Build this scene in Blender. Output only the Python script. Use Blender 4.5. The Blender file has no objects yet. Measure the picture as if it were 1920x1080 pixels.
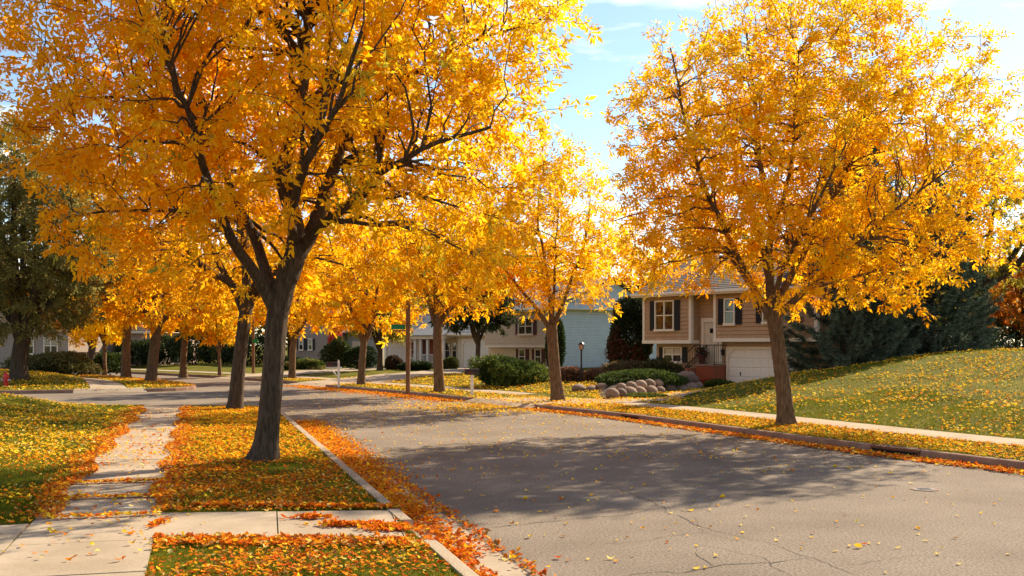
import bpy, bmesh, math, random
import numpy as np
from mathutils import Vector, geometry
R = math.radians
rng = np.random.default_rng(7)
random.seed(7)
scn = bpy.context.scene
COL = scn.collection

# ------------------------------------------------------------------ camera
F = 1866.7; HZ = 647.0; CH = 2.2            # focal length in photo pixels, horizon row, eye height
cam_d = bpy.data.cameras.new('camera'); cam = bpy.data.objects.new('camera', cam_d); COL.objects.link(cam)
cam.location = (0, 0, CH); cam.rotation_euler = (R(90), 0, 0)
cam_d.sensor_width = 36; cam_d.lens = 35; cam_d.shift_y = (HZ - 540) / 1920
cam_d.clip_start = .1; cam_d.clip_end = 4000
scn.camera = cam

# ------------------------------------------------------------------ world, sun, exposure
SUN_EL = R(35); SUN_AZ = R(41)   # azimuth from +Y towards +X
w = bpy.data.worlds.new('World'); scn.world = w; w.use_nodes = True
nt = w.node_tree; nt.nodes.clear()
def nn(t, typ, **k):
    n = t.nodes.new(typ)
    for a, b in k.items():
        if hasattr(n, a): setattr(n, a, b)
        else: n.inputs[a].default_value = b
    return n
sky = nn(nt, 'ShaderNodeTexSky'); sky.sky_type = 'NISHITA'; sky.sun_disc = False
sky.sun_elevation = SUN_EL; sky.sun_rotation = SUN_AZ; sky.air_density = 1.0; sky.dust_density = .25; sky.ozone_density = 5.0
tc = nn(nt, 'ShaderNodeTexCoord')
mp = nn(nt, 'ShaderNodeMapping'); mp.inputs['Scale'].default_value = (1.0, 1.0, 4.2); mp.inputs['Location'].default_value = (.35, .1, .2)
nz = nn(nt, 'ShaderNodeTexNoise'); nz.inputs['Scale'].default_value = 3.1; nz.inputs['Detail'].default_value = 9; nz.inputs['Roughness'].default_value = .56
rp = nn(nt, 'ShaderNodeValToRGB'); rp.color_ramp.elements[0].position = .53; rp.color_ramp.elements[1].position = .75
mx = nn(nt, 'ShaderNodeMix'); mx.data_type = 'RGBA'
bg = nn(nt, 'ShaderNodeBackground'); bg.inputs['Strength'].default_value = .10
wo = nn(nt, 'ShaderNodeOutputWorld')
L = nt.links.new
L(tc.outputs['Generated'], mp.inputs['Vector']); L(mp.outputs[0], nz.inputs['Vector']); L(nz.outputs['Fac'], rp.inputs['Fac'])
L(rp.outputs['Color'], mx.inputs['Factor']); L(sky.outputs[0], mx.inputs['A']); mx.inputs['B'].default_value = (9.6, 9.2, 8.6, 1)
L(mx.outputs['Result'], bg.inputs['Color']); L(bg.outputs[0], wo.inputs['Surface'])
sd = bpy.data.lights.new('sun', 'SUN'); so = bpy.data.objects.new('sun', sd); COL.objects.link(so)
sd.energy = 4.5; sd.angle = R(.65); sd.color = (1, .90, .76)
sv = Vector((math.sin(SUN_AZ) * math.cos(SUN_EL), math.cos(SUN_AZ) * math.cos(SUN_EL), math.sin(SUN_EL)))
so.rotation_euler = sv.to_track_quat('Z', 'Y').to_euler()
vs = scn.view_settings
vs.view_transform = 'Standard'; vs.look = 'None'; vs.gamma = 1; vs.use_curve_mapping = False; vs.exposure = 1.2; vs.use_white_balance = True; vs.white_balance_temperature = 7700; vs.white_balance_tint = 10
scn.cycles.max_bounces = 10; scn.cycles.diffuse_bounces = 6; scn.cycles.transparent_max_bounces = 8

# ------------------------------------------------------------------ generic helpers
def tag(o, label=None, cat=None, group=None, kind=None):
    if label: o['label'] = label
    if cat: o['category'] = cat
    if group: o['group'] = group
    if kind: o['kind'] = kind
    return o
def empty(name, loc=(0, 0, 0), rz=0, parent=None):
    o = bpy.data.objects.new(name, None); COL.objects.link(o)
    o.location = loc; o.rotation_euler = (0, 0, rz); o.empty_display_size = .2
    if parent: o.parent = parent
    return o
def link(name, me, mat, parent=None):
    o = bpy.data.objects.new(name, me); COL.objects.link(o)
    if mat and not me.materials: me.materials.append(mat)
    if parent: o.parent = parent
    return o
def npmesh(name, V, T, mat, parent=None, col=None, smooth=False):
    """V (n,3), T (m,k) with k = 3 or 4, optional per-vertex colour"""
    me = bpy.data.meshes.new(name); V = np.asarray(V, np.float32); T = np.asarray(T, np.int32); k = T.shape[1]
    me.vertices.add(len(V)); me.vertices.foreach_set('co', V.ravel())
    me.loops.add(T.size); me.loops.foreach_set('vertex_index', T.ravel())
    me.polygons.add(len(T)); me.polygons.foreach_set('loop_start', np.arange(len(T), dtype=np.int32) * k)
    me.update(calc_edges=True)
    if smooth: me.polygons.foreach_set('use_smooth', np.ones(len(T), bool))
    if col is not None:
        c = np.ones((len(V), 4), np.float32); c[:, :3] = col
        me.color_attributes.new('Col', 'FLOAT_COLOR', 'POINT').data.foreach_set('color', c.ravel())
    return link(name, me, mat, parent)
class MB:
    """collects boxes, bars, lathes into ONE mesh"""
    def __init__(s): s.v = []; s.f = []
    def add(s, V, Fc):
        b = len(s.v); s.v += [tuple(map(float, p)) for p in V]; s.f += [tuple(b + i for i in f) for f in Fc]; return s
    def box(s, x0, x1, y0, y1, z0, z1):
        return s.add([(x0,y0,z0),(x1,y0,z0),(x1,y1,z0),(x0,y1,z0),(x0,y0,z1),(x1,y0,z1),(x1,y1,z1),(x0,y1,z1)],
                     [(0,3,2,1),(4,5,6,7),(0,1,5,4),(1,2,6,5),(2,3,7,6),(3,0,4,7)])
    def bar(s, a, b, r, n=6, r2=None):
        a = Vector(a); b = Vector(b); d = (b - a).normalized(); u = d.orthogonal().normalized(); v = d.cross(u); r2 = r if r2 is None else r2
        P = [a + (u*math.cos(i*2*math.pi/n) + v*math.sin(i*2*math.pi/n))*r for i in range(n)] + [b + (u*math.cos(i*2*math.pi/n) + v*math.sin(i*2*math.pi/n))*r2 for i in range(n)]
        return s.add(P, [(i, (i+1)%n, n+(i+1)%n, n+i) for i in range(n)] + [tuple(range(n))[::-1], tuple(range(n, 2*n))])
    def lathe(s, c, prof, n=16):
        P = []
        for r, z in prof: P += [(c[0]+r*math.cos(i*2*math.pi/n), c[1]+r*math.sin(i*2*math.pi/n), c[2]+z) for i in range(n)]
        fs = [(j*n+i, j*n+(i+1)%n, (j+1)*n+(i+1)%n, (j+1)*n+i) for j in range(len(prof)-1) for i in range(n)]
        return s.add(P, fs + [tuple(range(n))[::-1], tuple(range((len(prof)-1)*n, len(prof)*n))])
    def prism(s, poly, z0, z1):
        n = len(poly)
        return s.add([(x, y, z0) for x, y in poly] + [(x, y, z1) for x, y in poly],
                     [tuple(range(n))[::-1], tuple(range(n, 2*n))] + [(i, (i+1)%n, n+(i+1)%n, n+i) for i in range(n)])
    def build(s, name, mat, parent=None, bevel=0, smooth=False):
        me = bpy.data.meshes.new(name); me.from_pydata(s.v, [], s.f); me.update()
        if bevel:
            bm = bmesh.new(); bm.from_mesh(me)
            bmesh.ops.bevel(bm, geom=[e for e in bm.edges if len(e.link_faces) == 2 and e.calc_face_angle(0) > .5], offset=bevel, segments=2, affect='EDGES', profile=.5)
            bm.to_mesh(me); bm.free()
        if smooth: me.polygons.foreach_set('use_smooth', [True]*len(me.polygons))
        return link(name, me, mat, parent)
def copy_tree(o, parent=None):
    c = o.copy(); COL.objects.link(c); c.parent = parent
    for ch in o.children: copy_tree(ch, c)
    return c
def ss(a, b, x):
    t = np.clip((np.asarray(x, float) - a) / (b - a), 0, 1); return t*t*(3 - 2*t)
def G(px, py, z=0.0):
    """photo survey: world point at height z seen at photo pixel (px,py)"""
    Y = F * (CH - z) / (py - HZ); return np.array([(px - 960) / F * Y, Y, z])
def A(px, py, Y):
    """photo survey: world point at distance Y seen at photo pixel"""
    return np.array([(px - 960) / F * Y, Y, CH - (py - HZ) / F * Y])

# ------------------------------------------------------------------ materials
M = {}
def newmat(name):
    m = bpy.data.materials.new(name); m.use_nodes = True; t = m.node_tree
    b = t.nodes['Principled BSDF']; M[name] = m; return m, t, b
def simple(name, col, rough=.6, noise=0, scale=8, bump=0, bscale=60, spec=.3, metal=0, stretch=(1, 1, 1)):
    m, t, b = newmat(name); b.inputs['Roughness'].default_value = rough; b.inputs['Specular IOR Level'].default_value = spec; b.inputs['Metallic'].default_value = metal
    tc = nn(t, 'ShaderNodeTexCoord'); mp = nn(t, 'ShaderNodeMapping'); mp.inputs['Scale'].default_value = stretch; t.links.new(tc.outputs['Object'], mp.inputs['Vector'])
    if noise:
        n = nn(t, 'ShaderNodeTexNoise'); n.inputs['Scale'].default_value = scale; n.inputs['Detail'].default_value = 7; n.inputs['Roughness'].default_value = .65
        r = nn(t, 'ShaderNodeValToRGB'); c = np.array(col)
        r.color_ramp.elements[0].position = .3; r.color_ramp.elements[1].position = .72
        r.color_ramp.elements[0].color = (*np.clip(c*(1-noise), 0, 1), 1); r.color_ramp.elements[1].color = (*np.clip(c*(1+noise), 0, 1), 1)
        t.links.new(mp.outputs[0], n.inputs['Vector']); t.links.new(n.outputs['Fac'], r.inputs['Fac']); t.links.new(r.outputs['Color'], b.inputs['Base Color'])
    else: b.inputs['Base Color'].default_value = (*col, 1)
    if bump:
        n2 = nn(t, 'ShaderNodeTexNoise'); n2.inputs['Scale'].default_value = bscale; n2.inputs['Detail'].default_value = 6
        bp = nn(t, 'ShaderNodeBump'); bp.inputs['Strength'].default_value = bump; bp.inputs['Distance'].default_value = .02
        t.links.new(mp.outputs[0], n2.inputs['Vector']); t.links.new(n2.outputs['Fac'], bp.inputs['Height']); t.links.new(bp.outputs[0], b.inputs['Normal'])
    return m
def leafmat(name, trans=.5, rough=.55, spec=.25, boost=1.0):
    m, t, b = newmat(name); a = nn(t, 'ShaderNodeAttribute'); a.attribute_name = 'Col'
    tr = nn(t, 'ShaderNodeBsdfTranslucent'); ms = nn(t, 'ShaderNodeMixShader'); ms.inputs['Fac'].default_value = trans
    b.inputs['Roughness'].default_value = rough; b.inputs['Specular IOR Level'].default_value = spec
    t.links.new(a.outputs['Color'], b.inputs['Base Color']); t.links.new(a.outputs['Color'], tr.inputs['Color'])
    t.links.new(b.outputs[0], ms.inputs[1]); t.links.new(tr.outputs[0], ms.inputs[2]); t.links.new(ms.outputs[0], t.nodes['Material Output'].inputs['Surface'])
    return m
leafmat('leaf', .6, .65, .12); leafmat('litter', .28, .8, .05); leafmat('grassblade', .4, .9, .02); leafmat('needle', .2, .8, .06); leafmat('shrubleaf', .3, .6, .12)
def groundmat(name, c1, c2, c3, s1, s2, sp, rough=.9, bump=.4, stain=0):
    """two scales of mottling + fine speckle + relief"""
    m, t, b = newmat(name); b.inputs['Roughness'].default_value = rough; b.inputs['Specular IOR Level'].default_value = .06
    tc = nn(t, 'ShaderNodeTexCoord')
    n1 = nn(t, 'ShaderNodeTexNoise'); n1.inputs['Scale'].default_value = s1; n1.inputs['Detail'].default_value = 8; n1.inputs['Roughness'].default_value = .6
    n2 = nn(t, 'ShaderNodeTexNoise'); n2.inputs['Scale'].default_value = s2; n2.inputs['Detail'].default_value = 4; n2.inputs['Roughness'].default_value = .7
    r1 = nn(t, 'ShaderNodeValToRGB'); e = r1.color_ramp.elements; e[0].position = .36; e[1].position = .64; e[0].color = (*c1, 1); e[1].color = (*c2, 1)
    r2 = nn(t, 'ShaderNodeValToRGB'); e = r2.color_ramp.elements; e[0].position = .42; e[1].position = .66; e[0].color = (0, 0, 0, 1); e[1].color = (1, 1, 1, 1)
    k = nn(t, 'ShaderNodeMath'); k.operation = 'MULTIPLY'; k.inputs[1].default_value = sp
    mx = nn(t, 'ShaderNodeMix'); mx.data_type = 'RGBA'; mx.inputs['B'].default_value = (*c3, 1)
    for n in (n1, n2): t.links.new(tc.outputs['Object'], n.inputs['Vector'])
    t.links.new(n1.outputs['Fac'], r1.inputs['Fac']); t.links.new(n2.outputs['Fac'], r2.inputs['Fac']); t.links.new(r2.outputs['Color'], k.inputs[0])
    t.links.new(k.outputs[0], mx.inputs['Factor']); t.links.new(r1.outputs['Color'], mx.inputs['A']); t.links.new(mx.outputs['Result'], b.inputs['Base Color'])
    bp = nn(t, 'ShaderNodeBump'); bp.inputs['Strength'].default_value = bump; bp.inputs['Distance'].default_value = .01
    t.links.new(n2.outputs['Fac'], bp.inputs['Height']); t.links.new(bp.outputs[0], b.inputs['Normal'])
    return m
groundmat('asphalt', (.215, .176, .138), (.30, .25, .20), (.07, .056, .045), .4, 34, .85, .92, .9)
groundmat('concrete', (.33, .265, .19), (.44, .36, .27), (.24, .185, .13), 1.1, 38, .45, .85, .35)
groundmat('kerb_concrete', (.23, .135, .095), (.33, .21, .155), (.13, .075, .055), 2.2, 30, .5, .85, .4)
groundmat('turf', (.05, .062, .006), (.12, .115, .012), (.24, .17, .02), .8, 14, .45, .95, .8)
def barkmat(name, c1, c2, zs=.16, sc=26, bump=.9):
    m, t, b = newmat(name); b.inputs['Roughness'].default_value = .9; b.inputs['Specular IOR Level'].default_value = .15
    tc = nn(t, 'ShaderNodeTexCoord'); mp = nn(t, 'ShaderNodeMapping'); mp.inputs['Scale'].default_value = (1, 1, zs); t.links.new(tc.outputs['Object'], mp.inputs['Vector'])
    n1 = nn(t, 'ShaderNodeTexNoise'); n1.inputs['Scale'].default_value = sc; n1.inputs['Detail'].default_value = 6; n1.inputs['Distortion'].default_value = .6
    n2 = nn(t, 'ShaderNodeTexNoise'); n2.inputs['Scale'].default_value = 3; n2.inputs['Detail'].default_value = 5
    r = nn(t, 'ShaderNodeValToRGB'); e = r.color_ramp.elements; e[0].position = .38; e[1].position = .62; e[0].color = (*c1, 1); e[1].color = (*c2, 1)
    mx = nn(t, 'ShaderNodeMix'); mx.data_type = 'RGBA'; mx.inputs['B'].default_value = (c2[0]*1.25, c2[1]*1.2, c2[2]*1.1, 1)
    k = nn(t, 'ShaderNodeMath'); k.operation = 'MULTIPLY'; k.inputs[1].default_value = .5
    t.links.new(mp.outputs[0], n1.inputs['Vector']); t.links.new(tc.outputs['Object'], n2.inputs['Vector'])
    t.links.new(n1.outputs['Fac'], r.inputs['Fac']); t.links.new(n2.outputs['Fac'], k.inputs[0]); t.links.new(k.outputs[0], mx.inputs['Factor'])
    t.links.new(r.outputs['Color'], mx.inputs['A']); t.links.new(mx.outputs['Result'], b.inputs['Base Color'])
    bp = nn(t, 'ShaderNodeBump'); bp.inputs['Strength'].default_value = bump; bp.inputs['Distance'].default_value = .04
    t.links.new(n1.outputs['Fac'], bp.inputs['Height']); t.links.new(bp.outputs[0], b.inputs['Normal'])
barkmat('bark', (.024, .0165, .011), (.095, .067, .046)); barkmat('bark_brown', (.06, .035, .019), (.18, .112, .066))
simple('siding_tan', (.46, .29, .165), .6, .10, 3); simple('siding_blue', (.50, .60, .61), .55, .06, 2); simple('siding_beige', (.60, .48, .34), .6, .07, 3)
simple('siding_cream', (.70, .61, .46), .6, .07, 3); simple('siding_grey', (.34, .35, .33), .6, .07, 3); simple('siding_taupe', (.30, .23, .18), .6, .08, 3); simple('siding_pink', (.5, .36, .28), .6, .07, 3)
simple('trim', (.80, .70, .56), .5, .05, 6); simple('door_cream', (.66, .56, .42), .5, .05, 4); simple('garage_paint', (.82, .76, .66), .5, .04, 4)
simple('shutter_black', (.018, .017, .016), .5); simple('shutter_red', (.12, .03, .025), .5); simple('iron', (.012, .012, .012), .45, 0, spec=.4)
simple('shingle', (.15, .125, .105), .9, .3, 9, .5, 40); simple('shingle_grey', (.20, .205, .21), .9, .25, 9, .5, 40); simple('shingle_brown', (.11, .075, .055), .9, .3, 9, .5, 40)
simple('brick', (.33, .10, .05), .85, .3, 12, .4, 60); simple('lattice_red', (.45, .11, .05), .7, .2, 8); simple('timber', (.20, .10, .05), .85, .35, 7, .4, 40, stretch=(1, 1, .2))
simple('dark_inside', (.012, .011, .010), .9); simple('curtain', (.6, .55, .47), .9); simple('stone', (.22, .15, .11), .85, .4, 5, .5, 24)
simple('soil', (.04, .025, .015), .95, .4, 9, .8, 40); simple('iron_cast', (.08, .095, .11), .6, .3, 30, .3, 80, .3, .25); simple('rust_iron', (.16, .065, .035), .75, .35, 20, .3, 60)
simple('hydrant_red', (.62, .02, .015), .35, .12, 9, spec=.5); simple('hydrant_silver', (.55, .56, .56), .35, metal=.7)
simple('sign_green', (.0, .20, .085), .4, .06, 5); simple('white_paint', (.76, .73, .66), .5, .07, 12); simple('mail_red', (.13, .012, .012), .35); simple('mail_black', (.02, .02, .022), .35)
simple('lamp_glass', (.6, .34, .24), .2, spec=.5); simple('pot_red', (.13, .025, .018), .5, .1, 9); simple('crack_tar', (.065, .053, .044), .95); simple('metal_grey', (.35, .36, .36), .4, metal=.6)
def glass(name='glass'):
    m, t, b = newmat(name); g = nn(t, 'ShaderNodeBsdfGlossy'); g.inputs['Roughness'].default_value = .03; tr = nn(t, 'ShaderNodeBsdfTransparent')
    fr = nn(t, 'ShaderNodeLayerWeight'); fr.inputs['Blend'].default_value = .5; pw = nn(t, 'ShaderNodeMath'); pw.operation = 'POWER'; pw.inputs[1].default_value = 4; ad = nn(t, 'ShaderNodeMath'); ad.operation = 'MULTIPLY_ADD'; ad.inputs[1].default_value = .7; ad.inputs[2].default_value = .05; t.links.new(fr.outputs['Facing'], pw.inputs[0])
    ms = nn(t, 'ShaderNodeMixShader'); t.links.new(pw.outputs[0], ad.inputs[0]); t.links.new(ad.outputs[0], ms.inputs['Fac'])
    t.links.new(tr.outputs[0], ms.inputs[1]); t.links.new(g.outputs[0], ms.inputs[2]); t.links.new(ms.outputs[0], t.nodes['Material Output'].inputs['Surface'])
glass()
_t = M['stone'].node_tree; _b = _t.nodes['Principled BSDF']; _l = _b.inputs['Base Color'].links[0]; _src = _l.from_socket      # boulders differ in tone
_oi = nn(_t, 'ShaderNodeObjectInfo'); _hs = nn(_t, 'ShaderNodeHueSaturation'); _mr = nn(_t, 'ShaderNodeMapRange'); _mr.inputs['To Min'].default_value = .55; _mr.inputs['To Max'].default_value = 1.5
_t.links.new(_oi.outputs['Random'], _mr.inputs['Value']); _t.links.new(_mr.outputs[0], _hs.inputs['Value']); _t.links.new(_src, _hs.inputs['Color']); _t.links.new(_hs.outputs[0], _b.inputs['Base Color'])

# ------------------------------------------------------------------ plan of the street (metres, camera at the origin looking +Y)
def smooth_line(P, step=.6):
    P = np.array(P, float); out = []
    for i in range(len(P) - 1):
        p0 = P[max(i-1, 0)]; p1 = P[i]; p2 = P[i+1]; p3 = P[min(i+2, len(P)-1)]
        n = max(2, int(np.linalg.norm(p2 - p1) / step))
        for t in np.arange(n) / n:
            out.append(.5*((2*p1) + (-p0+p2)*t + (2*p0-5*p1+4*p2-p3)*t*t + (-p0+3*p1-3*p2+p3)*t**3))
    out.append(P[-1]); return np.array(out)
EDGE_R = smooth_line([(18, -12), (14.6, 0), (12, 8), (10.7, 13), (8.87, 17.3), (6.93, 21.2), (3.46, 29.3), (.73, 34.2), (-1.66, 38.7), (-5.6, 45.3), (-9.6, 51.3), (-13.6, 58), (-19.3, 65.8), (-27.4, 74.5), (-33.9, 81), (-44, 90), (-58, 101)])
EDGE_L = smooth_line([(5.5, -9.8), (2.48, 0), (-1.86, 13.95), (-5.92, 27.05), (-6.95, 30.4), (-7.75, 32.6), (-9.4, 34.3), (-12.6, 34.3), (-16.5, 33.2), (-24, 31), (-48, 24)])
EDGE_F = smooth_line([(-48, 36.4), (-30, 42.2), (-21.7, 44.9), (-18.6, 46), (-16.6, 47.1), (-15.7, 48.8), (-16.2, 50.8), (-19, 56), (-24.4, 63), (-31, 70), (-40, 78), (-54, 89)])
ROAD = np.vstack([EDGE_R, [(-62, 98)], EDGE_F[::-1], EDGE_L[::-1], [(5.6, -12)]])
def inpoly(P, poly):
    x = P[:, 0]; y = P[:, 1]; ins = np.zeros(len(P), bool); j = len(poly) - 1
    for i in range(len(poly)):
        xi, yi = poly[i]; xj, yj = poly[j]
        if yi != yj: ins ^= ((yi > y) != (yj > y)) & (x < (xj - xi) * (y - yi) / (yj - yi) + xi)
        j = i
    return ins
def dline(P, line):
    P = np.asarray(P, float); best = np.full(len(P), 1e9)
    for a, b in zip(line[:-1], line[1:]):
        d = b - a; t = np.clip(((P - a) @ d) / max(d @ d, 1e-9), 0, 1)
        e = P - a - t[:, None] * d; best = np.minimum(best, (e * e).sum(1))
    return np.sqrt(best)
CP = np.array([(7.0,36.8,.28),(9.0,39.2,.66),(11.4,40.3,1.08),(13.5,40.6,1.25),(16,42,1.6),(19.6,42,1.95),(20.5,38,1.9),(24,38,2.05),(30,40,2.2),(9.8,30,.42),(13,26,.58),(17,30,1.15),(22,30,1.75),(20,20,1.0),(30,20,1.8),(14.5,19,.4),(11,34,.7),(15,36,1.2),(17,13,.4),(25,8,.8),(22,0,.6),
 (3,35.8,.18),(5.6,37.2,.2),(7.4,41,.22),(8.6,43,.25),(10.5,44.6,.27),(11,48,.3),(14,43.3,.32),(16,46,.9),(5,43.5,.5),(7,47,.5),(9,55,.4),(20,55,1.3),(0,60,.5),(5,68,.75),(-3,78,.4),(-12,80,.4),(-22,88,.4),(40,60,2.2),(0,100,.6),(-40,100,.5),(-70,60,.8),(-27,55,.64),(-22,50,.3),(-33,52,.95),(-24,47,.2),(-45,50,1.1),(-30,66,.45),(60,20,2),(0,48,.35),(-4,52,.35),(-8,60,.4),(2,54,.45),
 (-14.5,32,.38),(-15.6,31.4,.58),(-17,30.8,.78),(-20,29,1.05),(-12,31,.2),(-9.4,20,.22),(-12,20,.5),(-16,20,.85),(-7.6,12,.19),(-12,8,.4),(-30,20,1.5),(-11.7,28,.19),(-6,4,.18),(-20,0,.6),(-40,10,1.2),(0,300,.6),(300,100,.8),(-300,100,.8),(0,-100,.3)], float)
_D = np.linalg.norm(CP[:, None, :2] - CP[None, :, :2], axis=2) + np.eye(len(CP)) * .25
_W = np.linalg.solve(_D, CP[:, 2] - .3)
MAIN_L = EDGE_L[EDGE_L[:, 1] < 31.5]; MAIN_L = MAIN_L[MAIN_L[:, 0] > -8]
SIDE = np.vstack([EDGE_L[len(MAIN_L)-1:], ]); MAIN_F = EDGE_F[EDGE_F[:, 0] < 99]; MAIN_F = MAIN_F[np.argmax(MAIN_F[:, 1] > 48.5):]; SIDE_F = EDGE_F[:np.argmax(EDGE_F[:, 1] > 48.5)+1]
def H(P):
    """ground height (kerb-top level next to the road, hills behind)"""
    P = np.atleast_2d(np.asarray(P, float))[:, :2]; out = np.zeros(len(P))
    for k in range(0, len(P), 20000):
        q = P[k:k+20000]
        r = np.linalg.norm(q[:, None] - CP[None, :, :2], axis=2) @ _W + .3
        tr = dline(q, EDGE_R); tl = dline(q, MAIN_L); tf = dline(q, MAIN_F); tsd = np.minimum(dline(q, SIDE), dline(q, SIDE_F))
        wgt = ss(3.3, 6.5, tr) * ss(4.4, 8, tl) * ss(2.5, 6, tf) * ss(.15, 2.2, tsd)
        t = np.minimum(np.minimum(tr, tl), np.minimum(tf, tsd))
        r = r + .02*np.sin(q[:, 0]*1.1 + 1.7*np.sin(q[:, 1]*.6)) + .016*np.sin(q[:, 1]*1.9 + q[:, 0]*.8) + .008*np.sin(q[:, 0]*3.1 - q[:, 1]*2.3)
        out[k:k+20000] = (.135 + .012 * np.minimum(t, 4)) * (1 - wgt) + r * wgt
    return out
def h1(x, y): return float(H([(x, y)])[0])
def offset(line, d):
    t = np.gradient(line, axis=0); t /= np.linalg.norm(t, axis=1)[:, None]
    return line + d * np.stack([t[:, 1], -t[:, 0]], 1)        # positive = right of travel direction
def cdt_sheet(name, poly, pts, zfun, mat, parent=None, thick=0):
    poly = [Vector((float(p[0]), float(p[1]))) for p in poly]; n = len(poly)
    V = poly + [Vector((float(p[0]), float(p[1]))) for p in pts]
    r = geometry.delaunay_2d_cdt(V, [], [list(range(n))], 1, 1e-4)
    P = np.array([(v.x, v.y) for v in r[0]]); T = np.array([f for f in r[2] if len(f) == 3], np.int32)
    Z = zfun(P)
    o = npmesh(name, np.column_stack([P, Z]), T, mat, parent, smooth=True)
    return o
def grid_in(poly, step, jit=.3, lo=None, hi=None):
    poly = np.asarray(poly, float); mn = poly.min(0) if lo is None else np.maximum(poly.min(0), lo); mx_ = poly.max(0) if hi is None else np.minimum(poly.max(0), hi)
    gx, gy = np.meshgrid(np.arange(mn[0], mx_[0], step), np.arange(mn[1], mx_[1], step))
    P = np.column_stack([gx.ravel(), gy.ravel()]) + rng.uniform(-jit, jit, (gx.size, 2)) * step
    return P[inpoly(P, poly)]

# ground under everything, out to the horizon
tag(MB().add([(-2500, -2500, -.2), (2500, -2500, -.2), (2500, 2500, -.2), (-2500, 2500, -.2)], [(0, 1, 2, 3)]).build('ground', M['turf']), kind='structure')
KW = .17   # kerb width
def lawn(name, edge, outer, lo, hi, label):
    # edge ordered so that the lawn lies on its right-hand side is handled by caller
    poly = np.vstack([edge, outer]); pts = grid_in(poly, .7, .3, lo, hi)
    pts = pts[dline(pts, edge) > .35]
    far = grid_in(poly, 14, .3); far = far[(far[:, 0] < lo[0]-2) | (far[:, 0] > hi[0]+2) | (far[:, 1] < lo[1]-2) | (far[:, 1] > hi[1]+2)]
    o = cdt_sheet(name, poly, np.vstack([pts, far]), H, M['turf']); tag(o, kind='structure', label=label); return poly
LAWN_R = lawn('lawn', offset(EDGE_R, KW - .02), [(-58, 260), (260, 260), (260, -12)], (-36, 10), (34, 84), 'leaf-strewn lawns climbing to the houses right of the road')
LAWN_L = lawn('lawn', offset(EDGE_L, -KW + .02), [(-250, 24), (-250, -9.8)], (-26, 3), (6, 36), 'leaf-covered lawn and tree strip left of the road')
LAWN_F = lawn('lawn', offset(EDGE_F, -KW + .02), [(-54, 250), (-250, 250), (-250, 36.4)], (-45, 38), (-12, 84), 'green corner lawn across the side street')
road_pts = grid_in(ROAD, 2.0, .3); road_pts = road_pts[np.minimum(np.minimum(dline(road_pts, EDGE_R), dline(road_pts, EDGE_L)), dline(road_pts, EDGE_F)) > .5]
road = cdt_sheet('road', ROAD, road_pts, lambda P: np.zeros(len(P)), M['asphalt']); tag(road, kind='structure', label='pale worn asphalt road curving left')

# ------------------------------------------------------------------ kerbs, gutters, pavements, driveways
def arclen(line): return np.concatenate([[0], np.cumsum(np.linalg.norm(np.diff(line, axis=0), axis=1))])
def at_s(line, s, side=1):
    """point(s) and outward normal(s) at arc length s"""
    a = arclen(line); s = np.clip(s, 0, a[-1]); x = np.interp(s, a, line[:, 0]); y = np.interp(s, a, line[:, 1])
    e = .25; x1 = np.interp(np.minimum(s+e, a[-1]), a, line[:, 0]); y1 = np.interp(np.minimum(s+e, a[-1]), a, line[:, 1]); x0 = np.interp(np.maximum(s-e, 0), a, line[:, 0]); y0 = np.interp(np.maximum(s-e, 0), a, line[:, 1])
    t = np.stack([x1-x0, y1-y0], -1); t = t / np.linalg.norm(t, axis=-1, keepdims=True)
    return np.stack([x, y], -1), side * np.stack([t[..., 1], -t[..., 0]], -1)
def s_of(line, p):
    a = arclen(line); d = np.linalg.norm(line - np.array(p)[:2], axis=1); i = d.argmin(); return a[i]
KPROF = [(0, -.06), (.012, .125), (.022, .152), (.045, .166), (KW, .168), (KW, -.06)]
def run_strip(name, line, side, s0, s1, prof, mat, parent, step=.6, drop=(None, None)):
    n = max(2, int((s1 - s0) / step) + 1); s = np.linspace(s0, s1, n); P, N = at_s(line, s, side); V = []
    for i in range(n):
        for t, z in prof:
            V.append((P[i, 0] + N[i, 0]*t, P[i, 1] + N[i, 1]*t, z))
    k = len(prof); Fc = [(i*k+j, i*k+j+1, (i+1)*k+j+1, (i+1)*k+j) for i in range(n-1) for j in range(k-1)]
    if side < 0: Fc = [f[::-1] for f in Fc]
    Fc += [tuple(range(k)), tuple(range((n-1)*k, n*k))[::-1]]
    return MB().add(V, Fc).build(name, mat, parent)
def kerb(line, side, spans, label, gut, km='kerb_concrete'):
    root = tag(empty('kerb'), kind='structure', label=label)
    for s0, s1 in spans:
        n = max(1, round((s1 - s0) / 3.0)); q = np.linspace(s0, s1, n + 1)
        for a, b in zip(q[:-1], q[1:]): run_strip('kerb_section', line, side, a + .006, b - .006, KPROF, M[km], root)
    return root
def gutter(line, side, spans, width, label):
    root = tag(empty('gutter'), kind='structure', label=label)
    for s0, s1 in spans:
        n = max(1, round((s1 - s0) / 3.0)); q = np.linspace(s0, s1, n + 1)
        for a, b in zip(q[:-1], q[1:]): run_strip('gutter_section', line, side, a + .005, b - .005, [(-width, -.02), (-width, .007), (-.002, .005), (-.002, -.02)], M['concrete'], root)
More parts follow.
